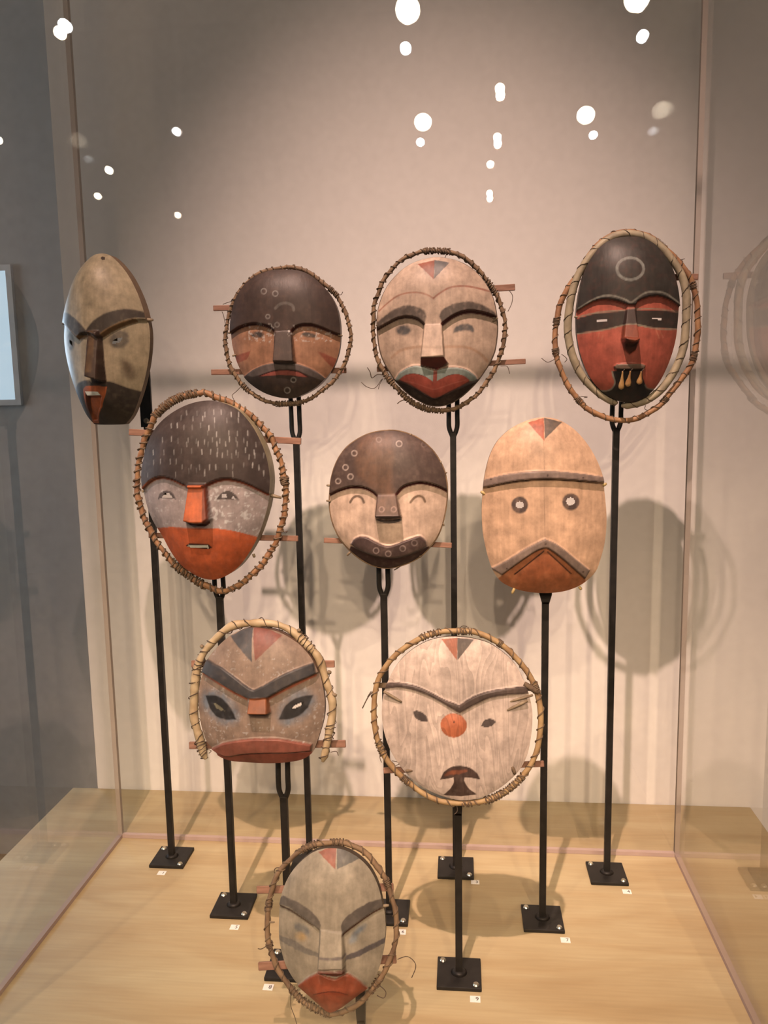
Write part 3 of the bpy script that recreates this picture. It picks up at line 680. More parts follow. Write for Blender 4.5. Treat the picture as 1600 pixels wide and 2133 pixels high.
m.stroke('370,852 420,838 540,808 660,795 815,782 1050,770 1300,798', 12, (160, 138, 112), .0012, .5, .002, 4, .8); m.stroke('360,996 500,975 640,953 800,915 900,908 1100,946 1300,948', 12, (160, 138, 112), .0012, .5, .002, 4, .8)
m.fill('820,775 912,765 915,900 800,905', (78, 54, 44), .002, .2, .010, 0); m.fill('800,912 918,908 938,1040 885,1078 790,1035', (158, 76, 50), .001, .1, .016, 0); m.fill('790,1035 860,1075 938,1042 905,1130 855,1168 808,1120', (92, 42, 28), .001, 0, .006, 0)
beard = '700,1318 | 708,1360 722,1420 690,1472 640,1490 560,1480 | 500,1700 1200,1700 1130,1430 | 1060,1475 1005,1468 985,1430 965,1370 960,1318'
m.fill(beard, (48, 42, 38), .001, .1, .0)
m.stroke('696,1322 704,1360 720,1420 690,1474 640,1492 580,1488', 13, (150, 135, 115), .0012, .4, 0, 4, .8); m.stroke('985,1440 1005,1468 1060,1475 1120,1440', 12, (150, 135, 115), .0012, .4, 0, 4, .7)
lip = '712,1275 | 740,1258 840,1252 960,1256 990,1270 | 975,1300 850,1308 728,1302'
m.raise_(lip, .006, .002, .004); m.fill(lip, (128, 100, 80), .001, .2, .005)
m.fill('730,1300 960,1300 955,1325 740,1325', (40, 28, 24), .001, 0, 0, 0)
m.ring((855, 420), 118, 22, (150, 140, 126), .5, .007, .82, .8)
for s_ in ('582,985 572,1030', '615,1000 605,1042', '1080,955 1108,1028', '1115,965 1145,1025'): m.stroke(s_, 9, (205, 120, 90), .001, .3, 0, 0, .7)
m.part('forehead', fb, .007); m.part('nose', '838,735 908,735 938,1040 905,1130 855,1168 808,1120 790,1035', .012, 0); m.part('beard', beard, 0); m.part('mouth', lip, .005)
m.cut('560,872 650,864 652,880 560,888'); m.cut('1044,852 1130,852 1130,868 1044,866')
m.build()
for (x0, y0, x1, y1) in ((782, 1320, 768, 1482), (850, 1318, 824, 1456), (945, 1322, 924, 1436)):
    t0 = m.un((x0, y0)); t1 = m.un((x1, y1)); h0 = float(m.dome(*t0)); h1 = float(m.dome(*t1))
    A = np.array([t0[0], -h0 - .006, t0[1]]); B = np.array([t1[0], -h1 - .006, t1[1]])
    f_ = np.linspace(0, 1, 14)[:, None]
    rr = np.interp(f_[:, 0], [0, .2, .45, .7, .88, .97, 1], [.0012, .0016, .0026, .0046, .0050, .0034, .0008])
    pn = link('pendant', tube_mesh(A + (B - A) * f_, rr, 10, False, 'pendant'), MAT['amber'], m.root); pn['label'] = 'amber coloured drop hanging from the lip'
    link('cord', tube_mesh(np.array([A + (0.004, 0, .004), A + (.001, -.002, .001), A]), .0007, 5, False, 'cord'), MAT['thread'], pn)
m.hoop('420,450 320,570 250,700 215,850 200,1000 200,1140 230,1280 290,1420 380,1550 500,1660 640,1720 780,1750 900,1735 1030,1680 1140,1600 1220,1500 1300,1390 1370,1290 1420,1150 1445,1000 1450,850 1430,680 1380,520 1310,400 1230,310 1120,205 1000,125 860,100 720,115 600,190 500,300', .0047, 'hoop_red', back=.013, knob=.12, turns=46, twine_r=.0008, wraps=((.0, .02, 6), (.10, .115, 5), (.16, .175, 5), (.27, .285, 5), (.46, .475, 5), (.56, .58, 6), (.70, .712, 4), (.80, .82, 7), (.98, .998, 6)))
m.hoop('745,1605 650,1560 540,1480 440,1370 380,1250 335,1120 305,980 305,850 330,700 370,560 430,420 530,275 640,175 740,130 860,118 1000,148 1120,228 1220,345 1300,470 1345,620 1350,780 1340,940 1320,1100 1270,1250 1200,1380 1100,1500 980,1580 850,1615 775,1625', .0066, 'hide', back=.008, closed=False, knob=.07, turns=26, twine_r=.0006, bind='thread', name='inner_ring', knob_len=.03, label='pale hide wrapped inner ring')
m.bar((700, 505), (1450, 490), 52, .022); 
m.peg((365, 840), (425, 855), 22, 'peg', .0); m.peg((1268, 735), (1292, 742), 20)
m.thread('190,1215 130,1240 75,1205'); m.thread('280,1240 300,1210 250,1170'); m.thread('450,1550 480,1545 420,1540'); m.thread('990,1620 985,1650 1010,1665', .01); m.thread('1260,300 1255,330 1280,345 1330,335', .01)
stand(4, 'black mask stand under the red mask at the right', aty(1274, 893, ROW[1])[2], lean=-.004)

# --- 5: grey and orange mask with speckled forehead
c5 = (250, 790, 4.0)
m = Mask('carved_mask', 'mask with dashed dark forehead, mauve grey eye zone and orange nose and chin', c5, (780, 1670), ROW[2] - .046,
  '790,180 890,205 990,255 1065,330 1130,420 1190,540 1232,660 1255,800 1252,930 1230,1060 1190,1200 1135,1340 1060,1470 980,1570 880,1640 780,1670 680,1655 590,1610 500,1540 420,1430 350,1300 280,1190 230,1070 200,940 190,800 205,680 240,540 300,420 380,330 470,265 570,215 680,185', D=.034, pu=2.3, base=(166, 142, 134), rim=.030, rimcol=(182, 156, 120), tilt=3)
fb = '0,960 190,915 | 240,855 300,822 370,816 440,836 510,868 545,882 | 545,905 690,905 | 700,892 780,850 860,830 950,836 1050,866 1140,908 1230,955 | 1600,1000 1600,0 0,0'
m.raise_(fb, .007, .002, .006)
m.ramp('545,880 690,882 735,1172 690,1206 600,1206 522,1190', .010, .026, .0045, .020)
m.fill(fb, (80, 61, 54), .0012, .1, .007)
m.stroke('185,912 240,862 300,830 370,824 440,845 510,878 545,890', 20, (150, 76, 48), .001, 0, .004); m.stroke('702,896 780,860 860,840 950,846 1050,876 1140,918 1230,962', 22, (140, 66, 44), .001, 0, .004)
m.flecks('740,900 1180,950 1150,1290 740,1220', (215, 200, 190), .60, .65, .005); m.flecks('220,900 530,900 520,1220 300,1220', (205, 190, 180), .68, .5, .005)
m.fill('0,1245 300,1240 | 420,1230 550,1238 760,1240 900,1255 1040,1285 1140,1312 1300,1350 | 1300,1900 0,1900', (200, 92, 50), .0012, .1, 0, 0)
m.fill('545,884 672,884 694,1192 640,1206 522,1190', (204, 96, 50), .001, .1, .022, 0); m.fill('672,884 702,895 736,1172 694,1200', (140, 60, 34), .001, .1, .018, 0); m.fill('522,1190 640,1206 694,1200 736,1172 730,1210 690,1235 560,1220', (120, 50, 28), .001, .1, .012, 0)
m.fill('312,1002 | 335,948 385,926 435,946 468,1002 | 440,992 390,996 345,992', (92, 76, 70), .001, .15); m.fill('798,1006 | 840,952 900,930 960,960 994,1006 | 960,1004 900,998 850,998', (92, 76, 70), .001, .15)
m.fill('545,1388 575,1368 735,1372 768,1402 740,1416 590,1404', (60, 30, 20), .001, 0, 0, 0)
rows = [(285, 560, 1000, 72), (330, 500, 1060, 95), (395, 420, 800, 62), (450, 740, 1110, 78), (510, 360, 1100, 68), (545, 560, 1160, 82), (600, 290, 1180, 76), (640, 800, 1200, 66), (690, 290, 480, 60), (725, 520, 1200, 72), (760, 560, 720, 70), (790, 230, 1210, 240)]
for (y_, x0, x1, dx) in rows:
    x_ = x0
    while x_ < x1:
        xx = x_ + random.uniform(-14, 14); yy = y_ + random.uniform(-12, 12); m.stroke([(xx, yy - 19), (xx + random.uniform(-3, 3), yy + 19)], 8, (176, 160, 150), .0011, .5, .007, 0, random.uniform(.25, .9)); x_ += dx
m.part('forehead', fb, .007); m.part('chin', '0,1245 300,1240 | 420,1230 550,1238 760,1240 900,1255 1040,1285 1140,1312 1300,1350 | 1300,1900 0,1900', 0, 0); m.part('nose', '545,882 690,882 736,1172 730,1212 690,1235 560,1222 522,1190', .018, 0)
m.cut('345,986 375,950 408,948 440,986'); m.cut('845,986 850,958 886,956 890,988'); m.cut('930,996 944,968 968,1004'); m.cut('556,1390 580,1374 732,1378 742,1408 590,1400')
m.build()
tq = [m.un(p) for p in ((552, 1392), (582, 1370), (735, 1374), (746, 1412), (590, 1404))]
bm = bmesh.new(); vs = [bm.verts.new((q[0], -m.dome(q[0], q[1]) + dy, q[1])) for dy in (.001, .006) for q in tq]
bm.faces.new(vs[:5][::-1]); bm.faces.new(vs[5:])
for i in range(5): bm.faces.new((vs[i], vs[(i + 1) % 5], vs[5 + (i + 1) % 5], vs[5 + i]))
link('teeth', bm_mesh(bm, 'teeth'), MAT['tooth'], m.root)['label'] = 'narrow strip of white teeth'
m.hoop('690,115 800,150 900,190 1000,240 1090,300 1180,380 1250,470 1300,580 1340,700 1370,830 1385,960 1380,1080 1350,1200 1310,1320 1250,1440 1170,1560 1080,1650 970,1730 870,1765 760,1740 660,1690 560,1620 460,1540 370,1440 290,1330 230,1220 180,1090 150,950 145,800 160,660 190,530 240,410 300,300 380,220 470,160 570,125', .0046, 'hoop_red', back=.022, knob=.26, turns=74, twine_r=.0015, bind='twine', wraps=((.90, .99, 18), (.23, .245, 5), (.53, .60, 10)))
m.bar((75, 440), (1510, 515), 54, .034); m.bar((240, 1300), (1485, 1325), 46, .034)
m.peg((1205, 955), (1345, 988), 30, 'peg', .010); m.peg((1110, 1455), (1122, 1485), 26, 'peg', .012); m.peg((200, 935), (180, 930), 22)
m.thread('1385,830 1410,820', .02); m.thread('1370,1275 1395,1265 1385,1280', .02)
stand(5, 'black mask stand under the orange and grey dashed mask', aty(472, 1243, ROW[2])[2])

# --- 6: smiling mask with dotted rings
c6 = (660, 870, 5.3333)
m = Mask('carved_mask', 'round mask with dark brown forehead and nose, white face and smiling ringed mouth', c6, (800, 1665), ROW[2] - .028,
  '800,145 920,155 1040,190 1160,255 1270,350 1350,460 1410,580 1440,720 1445,860 1430,1000 1400,1150 1350,1290 1280,1400 1180,1510 1060,1590 930,1640 800,1665 680,1655 560,1610 450,1540 350,1450 260,1340 200,1220 160,1090 145,960 150,830 165,690 200,560 260,430 350,320 470,235 590,180 700,155', D=.026, base=(226, 184, 158), rimcol=(92, 62, 48), tilt=3)
fb = '0,900 150,852 | 230,805 340,770 440,760 540,776 620,815 668,862 | 648,1092 932,1090 | 884,856 900,820 960,762 1060,726 1160,712 1280,735 1380,770 1460,815 | 1700,850 1700,0 0,0'
m.raise_(fb, .009, .002, .007); m.ramp('670,862 882,858 930,1086 650,1088', .001, .013, .002, .013)
m.ramp('648,1088 932,1086 935,1116 790,1142 648,1120', .019, .008, .002, .012)
m.fill(fb, (104, 78, 68), .0012, .1, .008); m.fill('480,250 700,200 850,260 830,700 880,900 920,1080 660,1080 690,850 560,740 430,600', (132, 90, 66), .014, .4, .008, 3, .65)
m.stroke('145,860 230,818 340,784 440,774 540,790 620,830 664,868', 26, (112, 46, 38), .001, 0, .003); m.stroke('888,850 960,778 1060,742 1160,728 1280,750 1380,784 1460,828', 28, (112, 46, 38), .001, 0, .003)
m.fill('648,1092 932,1090 935,1116 790,1142 648,1120', (58, 28, 26), .0008, 0, .014, 0); m.fill('665,1128 790,1144 930,1120 928,1152 800,1176 690,1152', (132, 108, 98), .001, .1)
m.stroke('372,940 402,892 448,872 498,892 524,942', 26, (132, 102, 82), .0014, .2); m.stroke('1042,940 1082,892 1130,870 1178,886 1202,932', 26, (138, 104, 80), .0014, .2)
mo = '378,1405 | 408,1352 480,1320 560,1330 640,1372 720,1410 800,1426 880,1405 980,1365 1080,1330 1150,1318 1208,1368 1224,1432 | 1150,1470 1000,1530 850,1562 700,1550 560,1508 430,1450'
chin = '372,1430 430,1447 | 560,1505 700,1547 850,1558 1000,1525 1150,1462 1240,1432 | 1400,1600 800,1800 300,1600'
m.raise_(mo, .008, .005, .005)
m.fill(chin, (68, 37, 35), .001, .1, .004, 0); m.fill(mo, (108, 80, 73), .0014, .15, .006)
for c, r in (((418, 395), 30), ((320, 552), 30), ((375, 655), 30), ((238, 705), 28), ((915, 290), 32), ((690, 245), 28), ((1190, 300), 26)): m.ring(c, r, 13, (196, 166, 150), .35, .008, 1., .75 if c[0] not in (690, 1190) else .2)
for c in ((720, 1020), (855, 1020)): m.ring(c, 28, 12, (180, 138, 120), .35, .018, 1., .7)
for c in ((660, 1475), (795, 1510), (955, 1452), (1085, 1390)): m.ring(c, 31, 12, (190, 158, 146), .35, .006, 1., .75)
m.part('forehead', fb, .008); m.part('nose', '670,862 882,858 932,1090 935,1116 790,1142 648,1120 648,1092', .014, 0); m.part('chin', chin, .004, 0); m.part('mouth', mo, .006)
m.build()
m.hoop('800,140 920,150 1040,186 1162,250 1274,346 1356,458 1416,578 1446,718 1451,860 1436,1002 1406,1152 1356,1294 1284,1406 1184,1516 1062,1596 930,1646 800,1671 680,1661 558,1616 446,1546 345,1454 254,1342 194,1222 154,1091 139,960 144,830 159,689 194,557 254,427 346,316 467,230 588,175 700,150', .0012, 'hoop_dark', back=.003, knob=.12, name='edge_band', label='thin dark band around the edge', wob=.0001)
m.bar((80, 1362), (1500, 1422), 58, .015)
for a, b, w_ in (((290, 470), (250, 435), 22), ((1360, 530), (1380, 480), 24), ((150, 755), (108, 752), 26), ((160, 930), (105, 922), 26), ((372, 1492), (335, 1532), 28), ((1400, 1170), (1415, 1205), 22), ((1425, 612), (1450, 612), 18), ((1030, 195), (1052, 178), 18), ((1140, 1535), (1160, 1552), 18)): m.peg(a, b, w_, 'peg', -.001)
m.thread('940,1640 900,1670 860,1690', .004, .0011)
stand(6, 'black mask stand under the smiling brown and white mask', aty(811, 1236, ROW[2])[2])

# --- 7: pale plain mask with round eyes and peaked mouth
c7 = (980, 850, 5.077)
m = Mask('carved_mask', 'smooth pale tan mask with round eye holes and grey peaked mouth, without hoop', c7, (800, 1955), ROW[2] - .030,
  '800,100 900,115 1000,160 1110,240 1210,350 1290,470 1350,590 1395,720 1415,860 1430,1000 1440,1150 1435,1300 1415,1450 1375,1600 1330,1720 1250,1810 1150,1880 1020,1930 880,1953 740,1955 620,1945 500,1920 400,1880 320,1830 250,1740 200,1620 160,1470 130,1300 120,1120 125,950 140,780 165,640 205,500 270,370 360,270 470,190 590,135 700,105', D=.026, pu=2.6, base=(224, 172, 136), rimcol=(160, 112, 82), tilt=3, ridge=.006)
fb = '0,870 140,838 | 300,806 500,770 780,750 1000,756 1200,772 1420,792 | 1700,800 1700,0 0,0'
m.raise_(fb, .005, .002, .003)
m.fill('605,152 775,104 780,345 645,195', (192, 96, 66), .001, .25, .004, 0); m.fill('778,104 968,148 785,328', (106, 86, 74), .001, .2, .004, 0)
bar_ = '130,760 | 350,702 560,676 800,664 1000,674 1200,694 1420,728 | 1420,790 1200,772 1000,756 780,750 500,770 300,806 130,842'
m.raise_(bar_, .004, .003, .005)
m.fill(bar_, (148, 118, 104), .0012, .15, .006); m.stroke('185,838 400,792 600,764 780,756 1050,764 1320,786', 11, (92, 56, 42), .0008, 0, .003)
m.stroke('775,350 782,650', 5, (186, 142, 112), .0008, .3, .005, 0, .7); m.stroke('780,760 788,1370', 6, (176, 132, 106), .0008, .3, 0, 0, .8)
for c, r in (((522, 1025), 90), ((1062, 992), 92)): m.blob(c, r, r, (104, 80, 72), 0, .2, .003, .95)
ch = '220,1695 | 400,1602 600,1480 790,1385 | 900,1430 1000,1500 1120,1602 1265,1716 | 1215,1805 | 1100,1702 960,1582 850,1502 790,1482 700,1512 560,1602 420,1702 335,1765'
m.raise_(ch, .006, .003, .005)
chin = '335,1765 | 420,1702 560,1602 700,1512 790,1482 850,1502 960,1582 1100,1702 1215,1808 | 1300,2100 300,2100 200,1900'
m.fill(chin, (188, 110, 70), .001, .15, 0, 0); m.fill('500,1760 790,1530 1050,1760 1100,1950 500,1950', (178, 94, 56), .012, .3, 0, 0, .6); m.fill(ch, (150, 120, 104), .001, .15, .005)
for s_ in ('468,1757 620,1640 775,1515', '815,1520 940,1635 1066,1752'): m.stroke(s_, 13, (74, 40, 28), .0008, 0, 0, 0)
m.stroke('340,1762 420,1706 560,1606 700,1516 790,1486 850,1506 960,1586 1100,1706 1215,1806', 8, (100, 62, 48), .0008, 0, .003)
for c in ((215, 752), (815, 712), (1190, 738), (1330, 782), (385, 1700), (1192, 1732), (795, 1440)): m.blob(c, 11, 9, (84, 56, 46), 0, 0, .001, .9, .006)
m.stroke('1215,1800 1258,1722', 7, (100, 66, 52), .0008, 0, .005, 0)
m.part('forehead', fb, .004); m.part('brow', bar_, .006); m.part('chin', chin, 0, 0); m.part('mouth', ch, .005)
for c, r in (((522, 1025), 42), ((1060, 987), 47)): m.cut([(c[0] + r * math.cos(t), c[1] + r * .9 * math.sin(t)) for t in np.linspace(0, 2 * math.pi, 20, endpoint=False)])
m.build()
for a, b, w_ in (((165, 915), (108, 882), 34), ((1400, 822), (1440, 796), 32), ((465, 1905), (440, 1965), 32), ((1150, 1890), (1175, 1920), 30)): m.peg(a, b, w_, 'brass', -.001)
stand(7, 'black mask stand under the smooth pale tan mask', aty(1123, 1252, ROW[2])[2], 'flare', .07, .010)

# --- 8: angry mask with V brow and open bark arch
c8 = (370, 1270, 4.324)
m = Mask('carved_mask', 'grey brown mask with angry V brow and black slanted eyes under open bark arch', c8, (780, 1378), ROW[3] - .034,
  '690,155 800,165 910,190 1010,240 1110,310 1200,410 1260,520 1300,650 1322,790 1325,900 1310,1010 1275,1130 1245,1220 1210,1290 1120,1345 980,1370 820,1378 640,1370 480,1355 370,1310 310,1240 260,1180 220,1070 200,950 188,820 195,700 230,560 290,430 380,320 490,225 590,175', D=.024, base=(154, 123, 104), rimcol=(120, 84, 66), tilt=9, rim=.012)
fb = '0,420 232,568 | 350,642 480,722 628,798 | 632,940 822,945 | 805,795 900,742 1050,662 1240,578 | 1700,400 1700,0 0,0'
m.raise_(fb, .008, .002, .006); m.ramp('640,800 800,796 822,942 630,936', .001, .012, .002, .012)
m.flecks('200,600 1320,600 1300,1180 250,1180', (205, 188, 176), .70, .5); m.flecks('350,350 1150,350 1200,520 300,520', (200, 186, 176), .72, .4)
m.fill('480,235 590,178 682,150 672,475', (88, 82, 82), .0016, .25, .007, 0); m.fill('686,150 800,160 945,230 700,462', (152, 84, 68), .0016, .25, .007, 0)
bw = '215,560 262,440 | 400,520 520,610 640,702 690,722 | 760,690 900,610 1050,540 1225,475 | 1245,575 | 1050,660 900,740 808,792 | 700,802 628,796 | 480,720 350,640'
m.raise_(bw, .004, .003, .008)
m.fill(bw, (76, 69, 68), .002, .2, .01, 0)
m.stroke('225,572 350,655 480,738 622,808', 22, (182, 102, 74), .001, 0, .003); m.stroke('812,808 900,758 1050,682 1240,592', 22, (176, 92, 62), .001, 0, .003)
m.fill('640,803 800,798 822,942 630,936', (156, 84, 48), .001, .1, .014, 0); m.fill('628,938 822,946 812,978 648,972', (128, 96, 82), .001, .1, .004, 0)
le = '250,772 | 330,768 400,800 460,860 502,930 526,988 | 440,992 350,962 290,885'; re = '1222,768 | 1130,775 1040,810 960,880 912,988 | 1010,988 1100,952 1175,880'
for e_, c, ro in ((le, (385, 880), .75), (re, (1068, 880), -.75)): m.blob(c, 200, 120, (132, 130, 134), ro, .7, .016, .75); m.fill(e_, (52, 46, 44), .003, .2, 0, 0)
m.fill('328,842 372,862 432,915 385,908 345,885', (132, 118, 92), .001, .3, 0, 0)
up = '300,1256 | 400,1207 520,1182 700,1165 900,1166 1080,1195 1205,1217 | 1200,1272 1000,1290 800,1292 600,1300 450,1322 355,1292'
lw = '300,1256 355,1294 | 450,1322 600,1302 800,1295 1000,1292 1200,1274 | 1300,1400 800,1600 300,1500'
m.raise_(up, .008, .003, .005); m.raise_('355,1294 | 450,1322 600,1302 800,1295 1000,1292 1200,1274 | 1300,1400 800,1600 300,1500', .003, .003, .003)
m.fill(lw, (148, 72, 56), .001, .1, .003, 0); m.fill(up, (162, 90, 72), .001, .15, .006, 0); m.stroke('355,1294 450,1322 600,1302 800,1295 1000,1291 1200,1273', 6, (96, 40, 32), .0008, 0, .005)
m.part('forehead', fb, .007); m.part('brow', bw, .01, 0); m.part('nose', '640,800 800,796 822,942 630,936', .012, 0); m.part('eye', le, 0, 0); m.part('eye', re, 0, 0); m.part('lower_lip', lw, .003, 0); m.part('upper_lip', up, .006)
m.cut('1030,892 1055,862 1100,842 1146,826 1120,862 1070,884', 0, 0)
m.build()
m.hoop('258,1350 215,1260 180,1150 155,1000 150,850 150,700 180,540 230,400 300,300 390,220 500,155 620,120 740,110 860,125 960,160 1070,220 1170,320 1250,420 1310,540 1350,660 1380,790 1385,900 1380,1020 1360,1150 1330,1270 1310,1370', .0062, 'bark', back=.004, closed=False, knob=.30, turns=24, twine_r=.0007, bind='thread', name='bark_arch', knob_len=.02, wraps=((.02, .06, 4), (.25, .30, 4), (.62, .68, 5), (.90, .97, 4)))
m.bar((125, 488), (1415, 490), 60, .019); m.bar((105, 1222), (1515, 1206), 62, .017)
for a, b in (((1350, 560), (1385, 568)), ((1380, 760), (1435, 772)), ((230, 340), (205, 320)), ((1080, 190), (1108, 182))): m.peg(a, b, 34, 'peg', .002)
m.thread('1380,1285 1430,1280 1450,1310'); m.thread('270,1260 300,1275 285,1290')
stand(8, 'black mask stand under the angry mask with the bark arch', aty(583, 1657, ROW[3])[2], prong=.085, lean=.006)

# --- 9: round white-washed mask with red nose
c9 = (740, 1280, 3.9024)
m = Mask('carved_mask', 'flat round whitewashed mask with visible grain, red dot nose and dark winged brows', c9, (850, 1510), ROW[3] - .040,
  '830,180 960,195 1080,230 1180,290 1280,380 1350,490 1400,610 1435,750 1440,880 1425,1020 1395,1150 1330,1270 1230,1370 1110,1450 980,1500 850,1510 720,1480 600,1430 480,1350 380,1250 300,1130 250,1010 222,880 218,750 235,630 290,490 370,370 470,280 590,215 710,185', D=.012, pu=3., base=(220, 186, 166), rimcol=(104, 78, 62), tilt=9, mat='mask_grain', rim=.008)
m.fill('702,200 832,190 828,374', (186, 102, 72), .0008, .15, 0, 0); m.fill('832,190 965,203 830,374', (98, 78, 68), .0008, .15, 0, 0)
bw = '215,562 | 350,553 480,578 600,628 720,690 848,740 | 900,702 1000,652 1150,612 1395,582 | 1410,640 | 1250,652 1100,676 960,740 850,802 | 760,750 620,670 480,616 350,592 215,606'
m.raise_(bw, .0045, .0025, .002); m.fill(bw, (96, 73, 63), .001, .1, .004, 0)
m.fill('468,792 | 500,780 545,796 580,830 590,870 | 545,872 500,850 478,822', (96, 77, 70), .001, .1); m.fill('1022,905 | 1045,862 1090,846 1130,858 1142,876 | 1110,908 1060,920', (96, 77, 70), .001, .1)
cn = [(800 + 107 * math.cos(t), 905 + 99 * math.sin(t)) for t in np.linspace(0, 2 * math.pi, 28, endpoint=False)]
m.bump(cn, .0025); m.fill(cn, (204, 110, 72), .0008, .15, .003, 0); m.blob((803, 877), 9, 9, (80, 40, 28), 0, 0, .0008, 1., .004)
mo = '690,1342 | 720,1280 780,1240 850,1230 930,1245 990,1290 1018,1342 | 940,1326 888,1324 | 886,1350 920,1410 990,1462 | 860,1478 715,1467 | 770,1420 800,1370 800,1324 | 740,1336'
m.fill(mo, (90, 64, 54), .001, .1, 0, 0); m.fill('728,1308 780,1270 905,1264 880,1292 780,1302', (164, 90, 60), .003, .5, 0, 3, .8)
m.part('brow', bw, .004, 0); m.part('nose', cn, .003, 0); m.part('mouth', mo, 0, 0)
m.build()
m.hoop('830,140 960,145 1080,185 1200,250 1300,340 1390,450 1450,560 1490,690 1505,830 1500,960 1480,1100 1430,1220 1350,1320 1240,1420 1100,1500 960,1535 820,1540 690,1520 560,1460 450,1380 340,1280 260,1180 200,1060 165,930 150,800 155,650 190,520 260,410 340,320 440,245 560,180 700,145', .0042, 'hoop_tan', back=.003, knob=.10, turns=40, twine_r=.0010, wraps=((.0, .03, 6), (.08, .09, 4), (.18, .20, 6), (.36, .45, 18), (.47, .49, 4), (.60, .62, 6), (.67, .70, 6), (.93, .97, 7)), knob_len=.03)
m.bar((188, 575), (1480, 600), 40, .011, .004, 'twine'); m.bar((230, 1268), (1535, 1212), 46, .013)
m.peg((230, 625), (378, 712), 24, 'peg', -.008); m.peg((1445, 655), (1222, 718), 22, 'peg', -.006); m.peg((1400, 700), (1235, 780), 26, 'peg', -.008); m.peg((1375, 560), (1490, 640), 44, 'twine', -.002)
m.peg((410, 1272), (470, 1268), 24, 'twine', -.003); m.peg((1275, 1235), (1300, 1300), 30, 'twine', -.003)
m.thread('860,140 855,110 880,92 910,98'); m.thread('140,630 100,680 60,760', .0, .0009); m.thread('130,625 100,668'); m.thread('825,1555 830,1600 805,1620'); m.thread('300,1190 360,1210 330,1225'); m.thread('205,1110 200,1160 215,1200')
stand(9, 'black mask stand under the round whitewashed mask, standing alone in front', aty(953, 1690, ROW[3])[2], 'flare', .08, .0065)

# --- 10: front mask, grey with red lips
c10 = (510, 1730, 4.2105)
m = Mask('carved_mask', 'weathered grey mask with red pointed mouth, nearest the front in a thin hoop', c10, (745, 1580), ROW[4] - .034,
  '760,145 860,155 960,200 1050,270 1120,360 1175,480 1205,600 1230,740 1235,880 1225,1000 1200,1130 1160,1250 1090,1360 1000,1430 920,1490 850,1540 770,1580 720,1570 650,1510 560,1430 480,1360 420,1290 360,1180 320,1050 300,920 300,780 310,640 345,500 400,380 480,280 580,195 670,155', D=.020, base=(166, 144, 121), rimcol=(92, 74, 60), tilt=16, rim=.010)
fb = '0,560 295,652 | 400,692 500,758 600,832 656,882 | 640,1218 872,1220 | 856,912 930,852 1040,772 1130,712 1240,660 | 1700,500 1700,0 0,0'
m.raise_(fb, .006, .002, .005); m.ramp('658,884 855,912 874,1212 642,1214', .001, .012, .002, .012)
m.ramp('640,1216 872,1214 882,1258 800,1300 715,1284 648,1240', .017, .005, .002, .010)
m.fill('648,185 730,152 806,140 796,342', (168, 94, 72), .001, .25, .005, 0); m.fill('809,140 890,160 1010,240 811,338', (116, 106, 96), .001, .3, .005, 0)
bl = '285,610 335,568 | 450,620 560,690 640,770 668,835 | 652,880 590,822 480,742 380,672 295,645'; br = '1225,595 | 1100,625 980,690 880,770 840,840 | 856,908 930,850 1040,770 1130,710 1235,660'
for b_, cc in ((bl, (114, 98, 86)), (br, (104, 88, 78))): m.fill(b_, cc, .0016, .3, .006)
m.fill('295,652 | 400,700 500,766 600,840 | 600,852 500,782 400,716 295,668', (96, 66, 54), .001, 0, .003); m.stroke('862,915 935,858 1045,778 1135,718 1240,666', 12, (96, 50, 42), .001, 0, .003)
m.blob((505, 870), 85, 40, (112, 106, 102), .65, .5, .008, .8); m.blob((495, 930), 50, 34, (184, 142, 92), .4, .4, .008, .7); m.blob((995, 885), 90, 26, (120, 120, 122), -.75, .5, .007, .85); m.blob((950, 960), 40, 26, (150, 152, 156), -.6, .4, .007, .6)
m.fill('295,915 | 430,960 540,1030 648,1075 | 648,1112 540,1082 430,1032 300,960', (134, 118, 104), .0014, .3); m.fill('1245,932 | 1100,1000 980,1060 885,1095 | 882,1138 980,1112 1100,1052 1240,978', (104, 90, 86), .0014, .25)
m.stroke('645,1120 750,1128 868,1118', 20, (122, 104, 96), .0014, .3, .014, 4, .9)
m.fill('640,1218 872,1216 882,1260 800,1302 715,1286 648,1242', (126, 56, 40), .001, .1, .01, 0)
mo = '455,1368 | 540,1302 645,1255 720,1286 800,1302 880,1262 960,1290 1085,1392 | 1000,1500 770,1700 560,1500'
m.raise_(mo, .005, .002, .004); m.fill(mo, (168, 80, 52), .001, .15, .004, 0); m.stroke('600,1442 700,1420 800,1416 900,1442', 7, (100, 40, 28), .0008, 0, .005); m.fill('600,1444 | 700,1422 800,1418 900,1444 | 1000,1450 900,1560 770,1640 600,1520 540,1440', (158, 68, 40), .002, .1, .004, 0, .8)
m.part('forehead', fb, .005); m.part('brow', bl, .006); m.part('brow', br, .006); m.part('mouth', mo, .004, 0); m.part('nose', '658,884 855,912 874,1212 882,1260 800,1302 715,1286 648,1242 640,1216', .012, 0)
m.build()
m.hoop('760,110 880,115 1000,165 1100,240 1180,340 1250,450 1290,570 1320,700 1330,830 1320,960 1280,1110 1230,1230 1150,1350 1060,1460 960,1540 840,1590 720,1600 610,1560 500,1490 410,1400 340,1300 280,1200 230,1070 200,940 190,810 210,640 240,510 290,390 380,275 490,180 620,120', .0036, 'hoop_dark', back=.010, knob=.18, turns=34, twine_r=.0009, wraps=((.0, .03, 5), (.15, .17, 5), (.36, .40, 5), (.50, .60, 16), (.70, .71, 4), (.78, .80, 4), (.93, .97, 7)))
m.bar((105, 520), (1305, 500), 56, .020); m.bar((120, 1190), (1330, 1130), 60, .020)
m.peg((1190, 665), (1265, 655), 26, 'peg', -.001); m.peg((215, 803), (262, 803), 16, 'peg', .008)
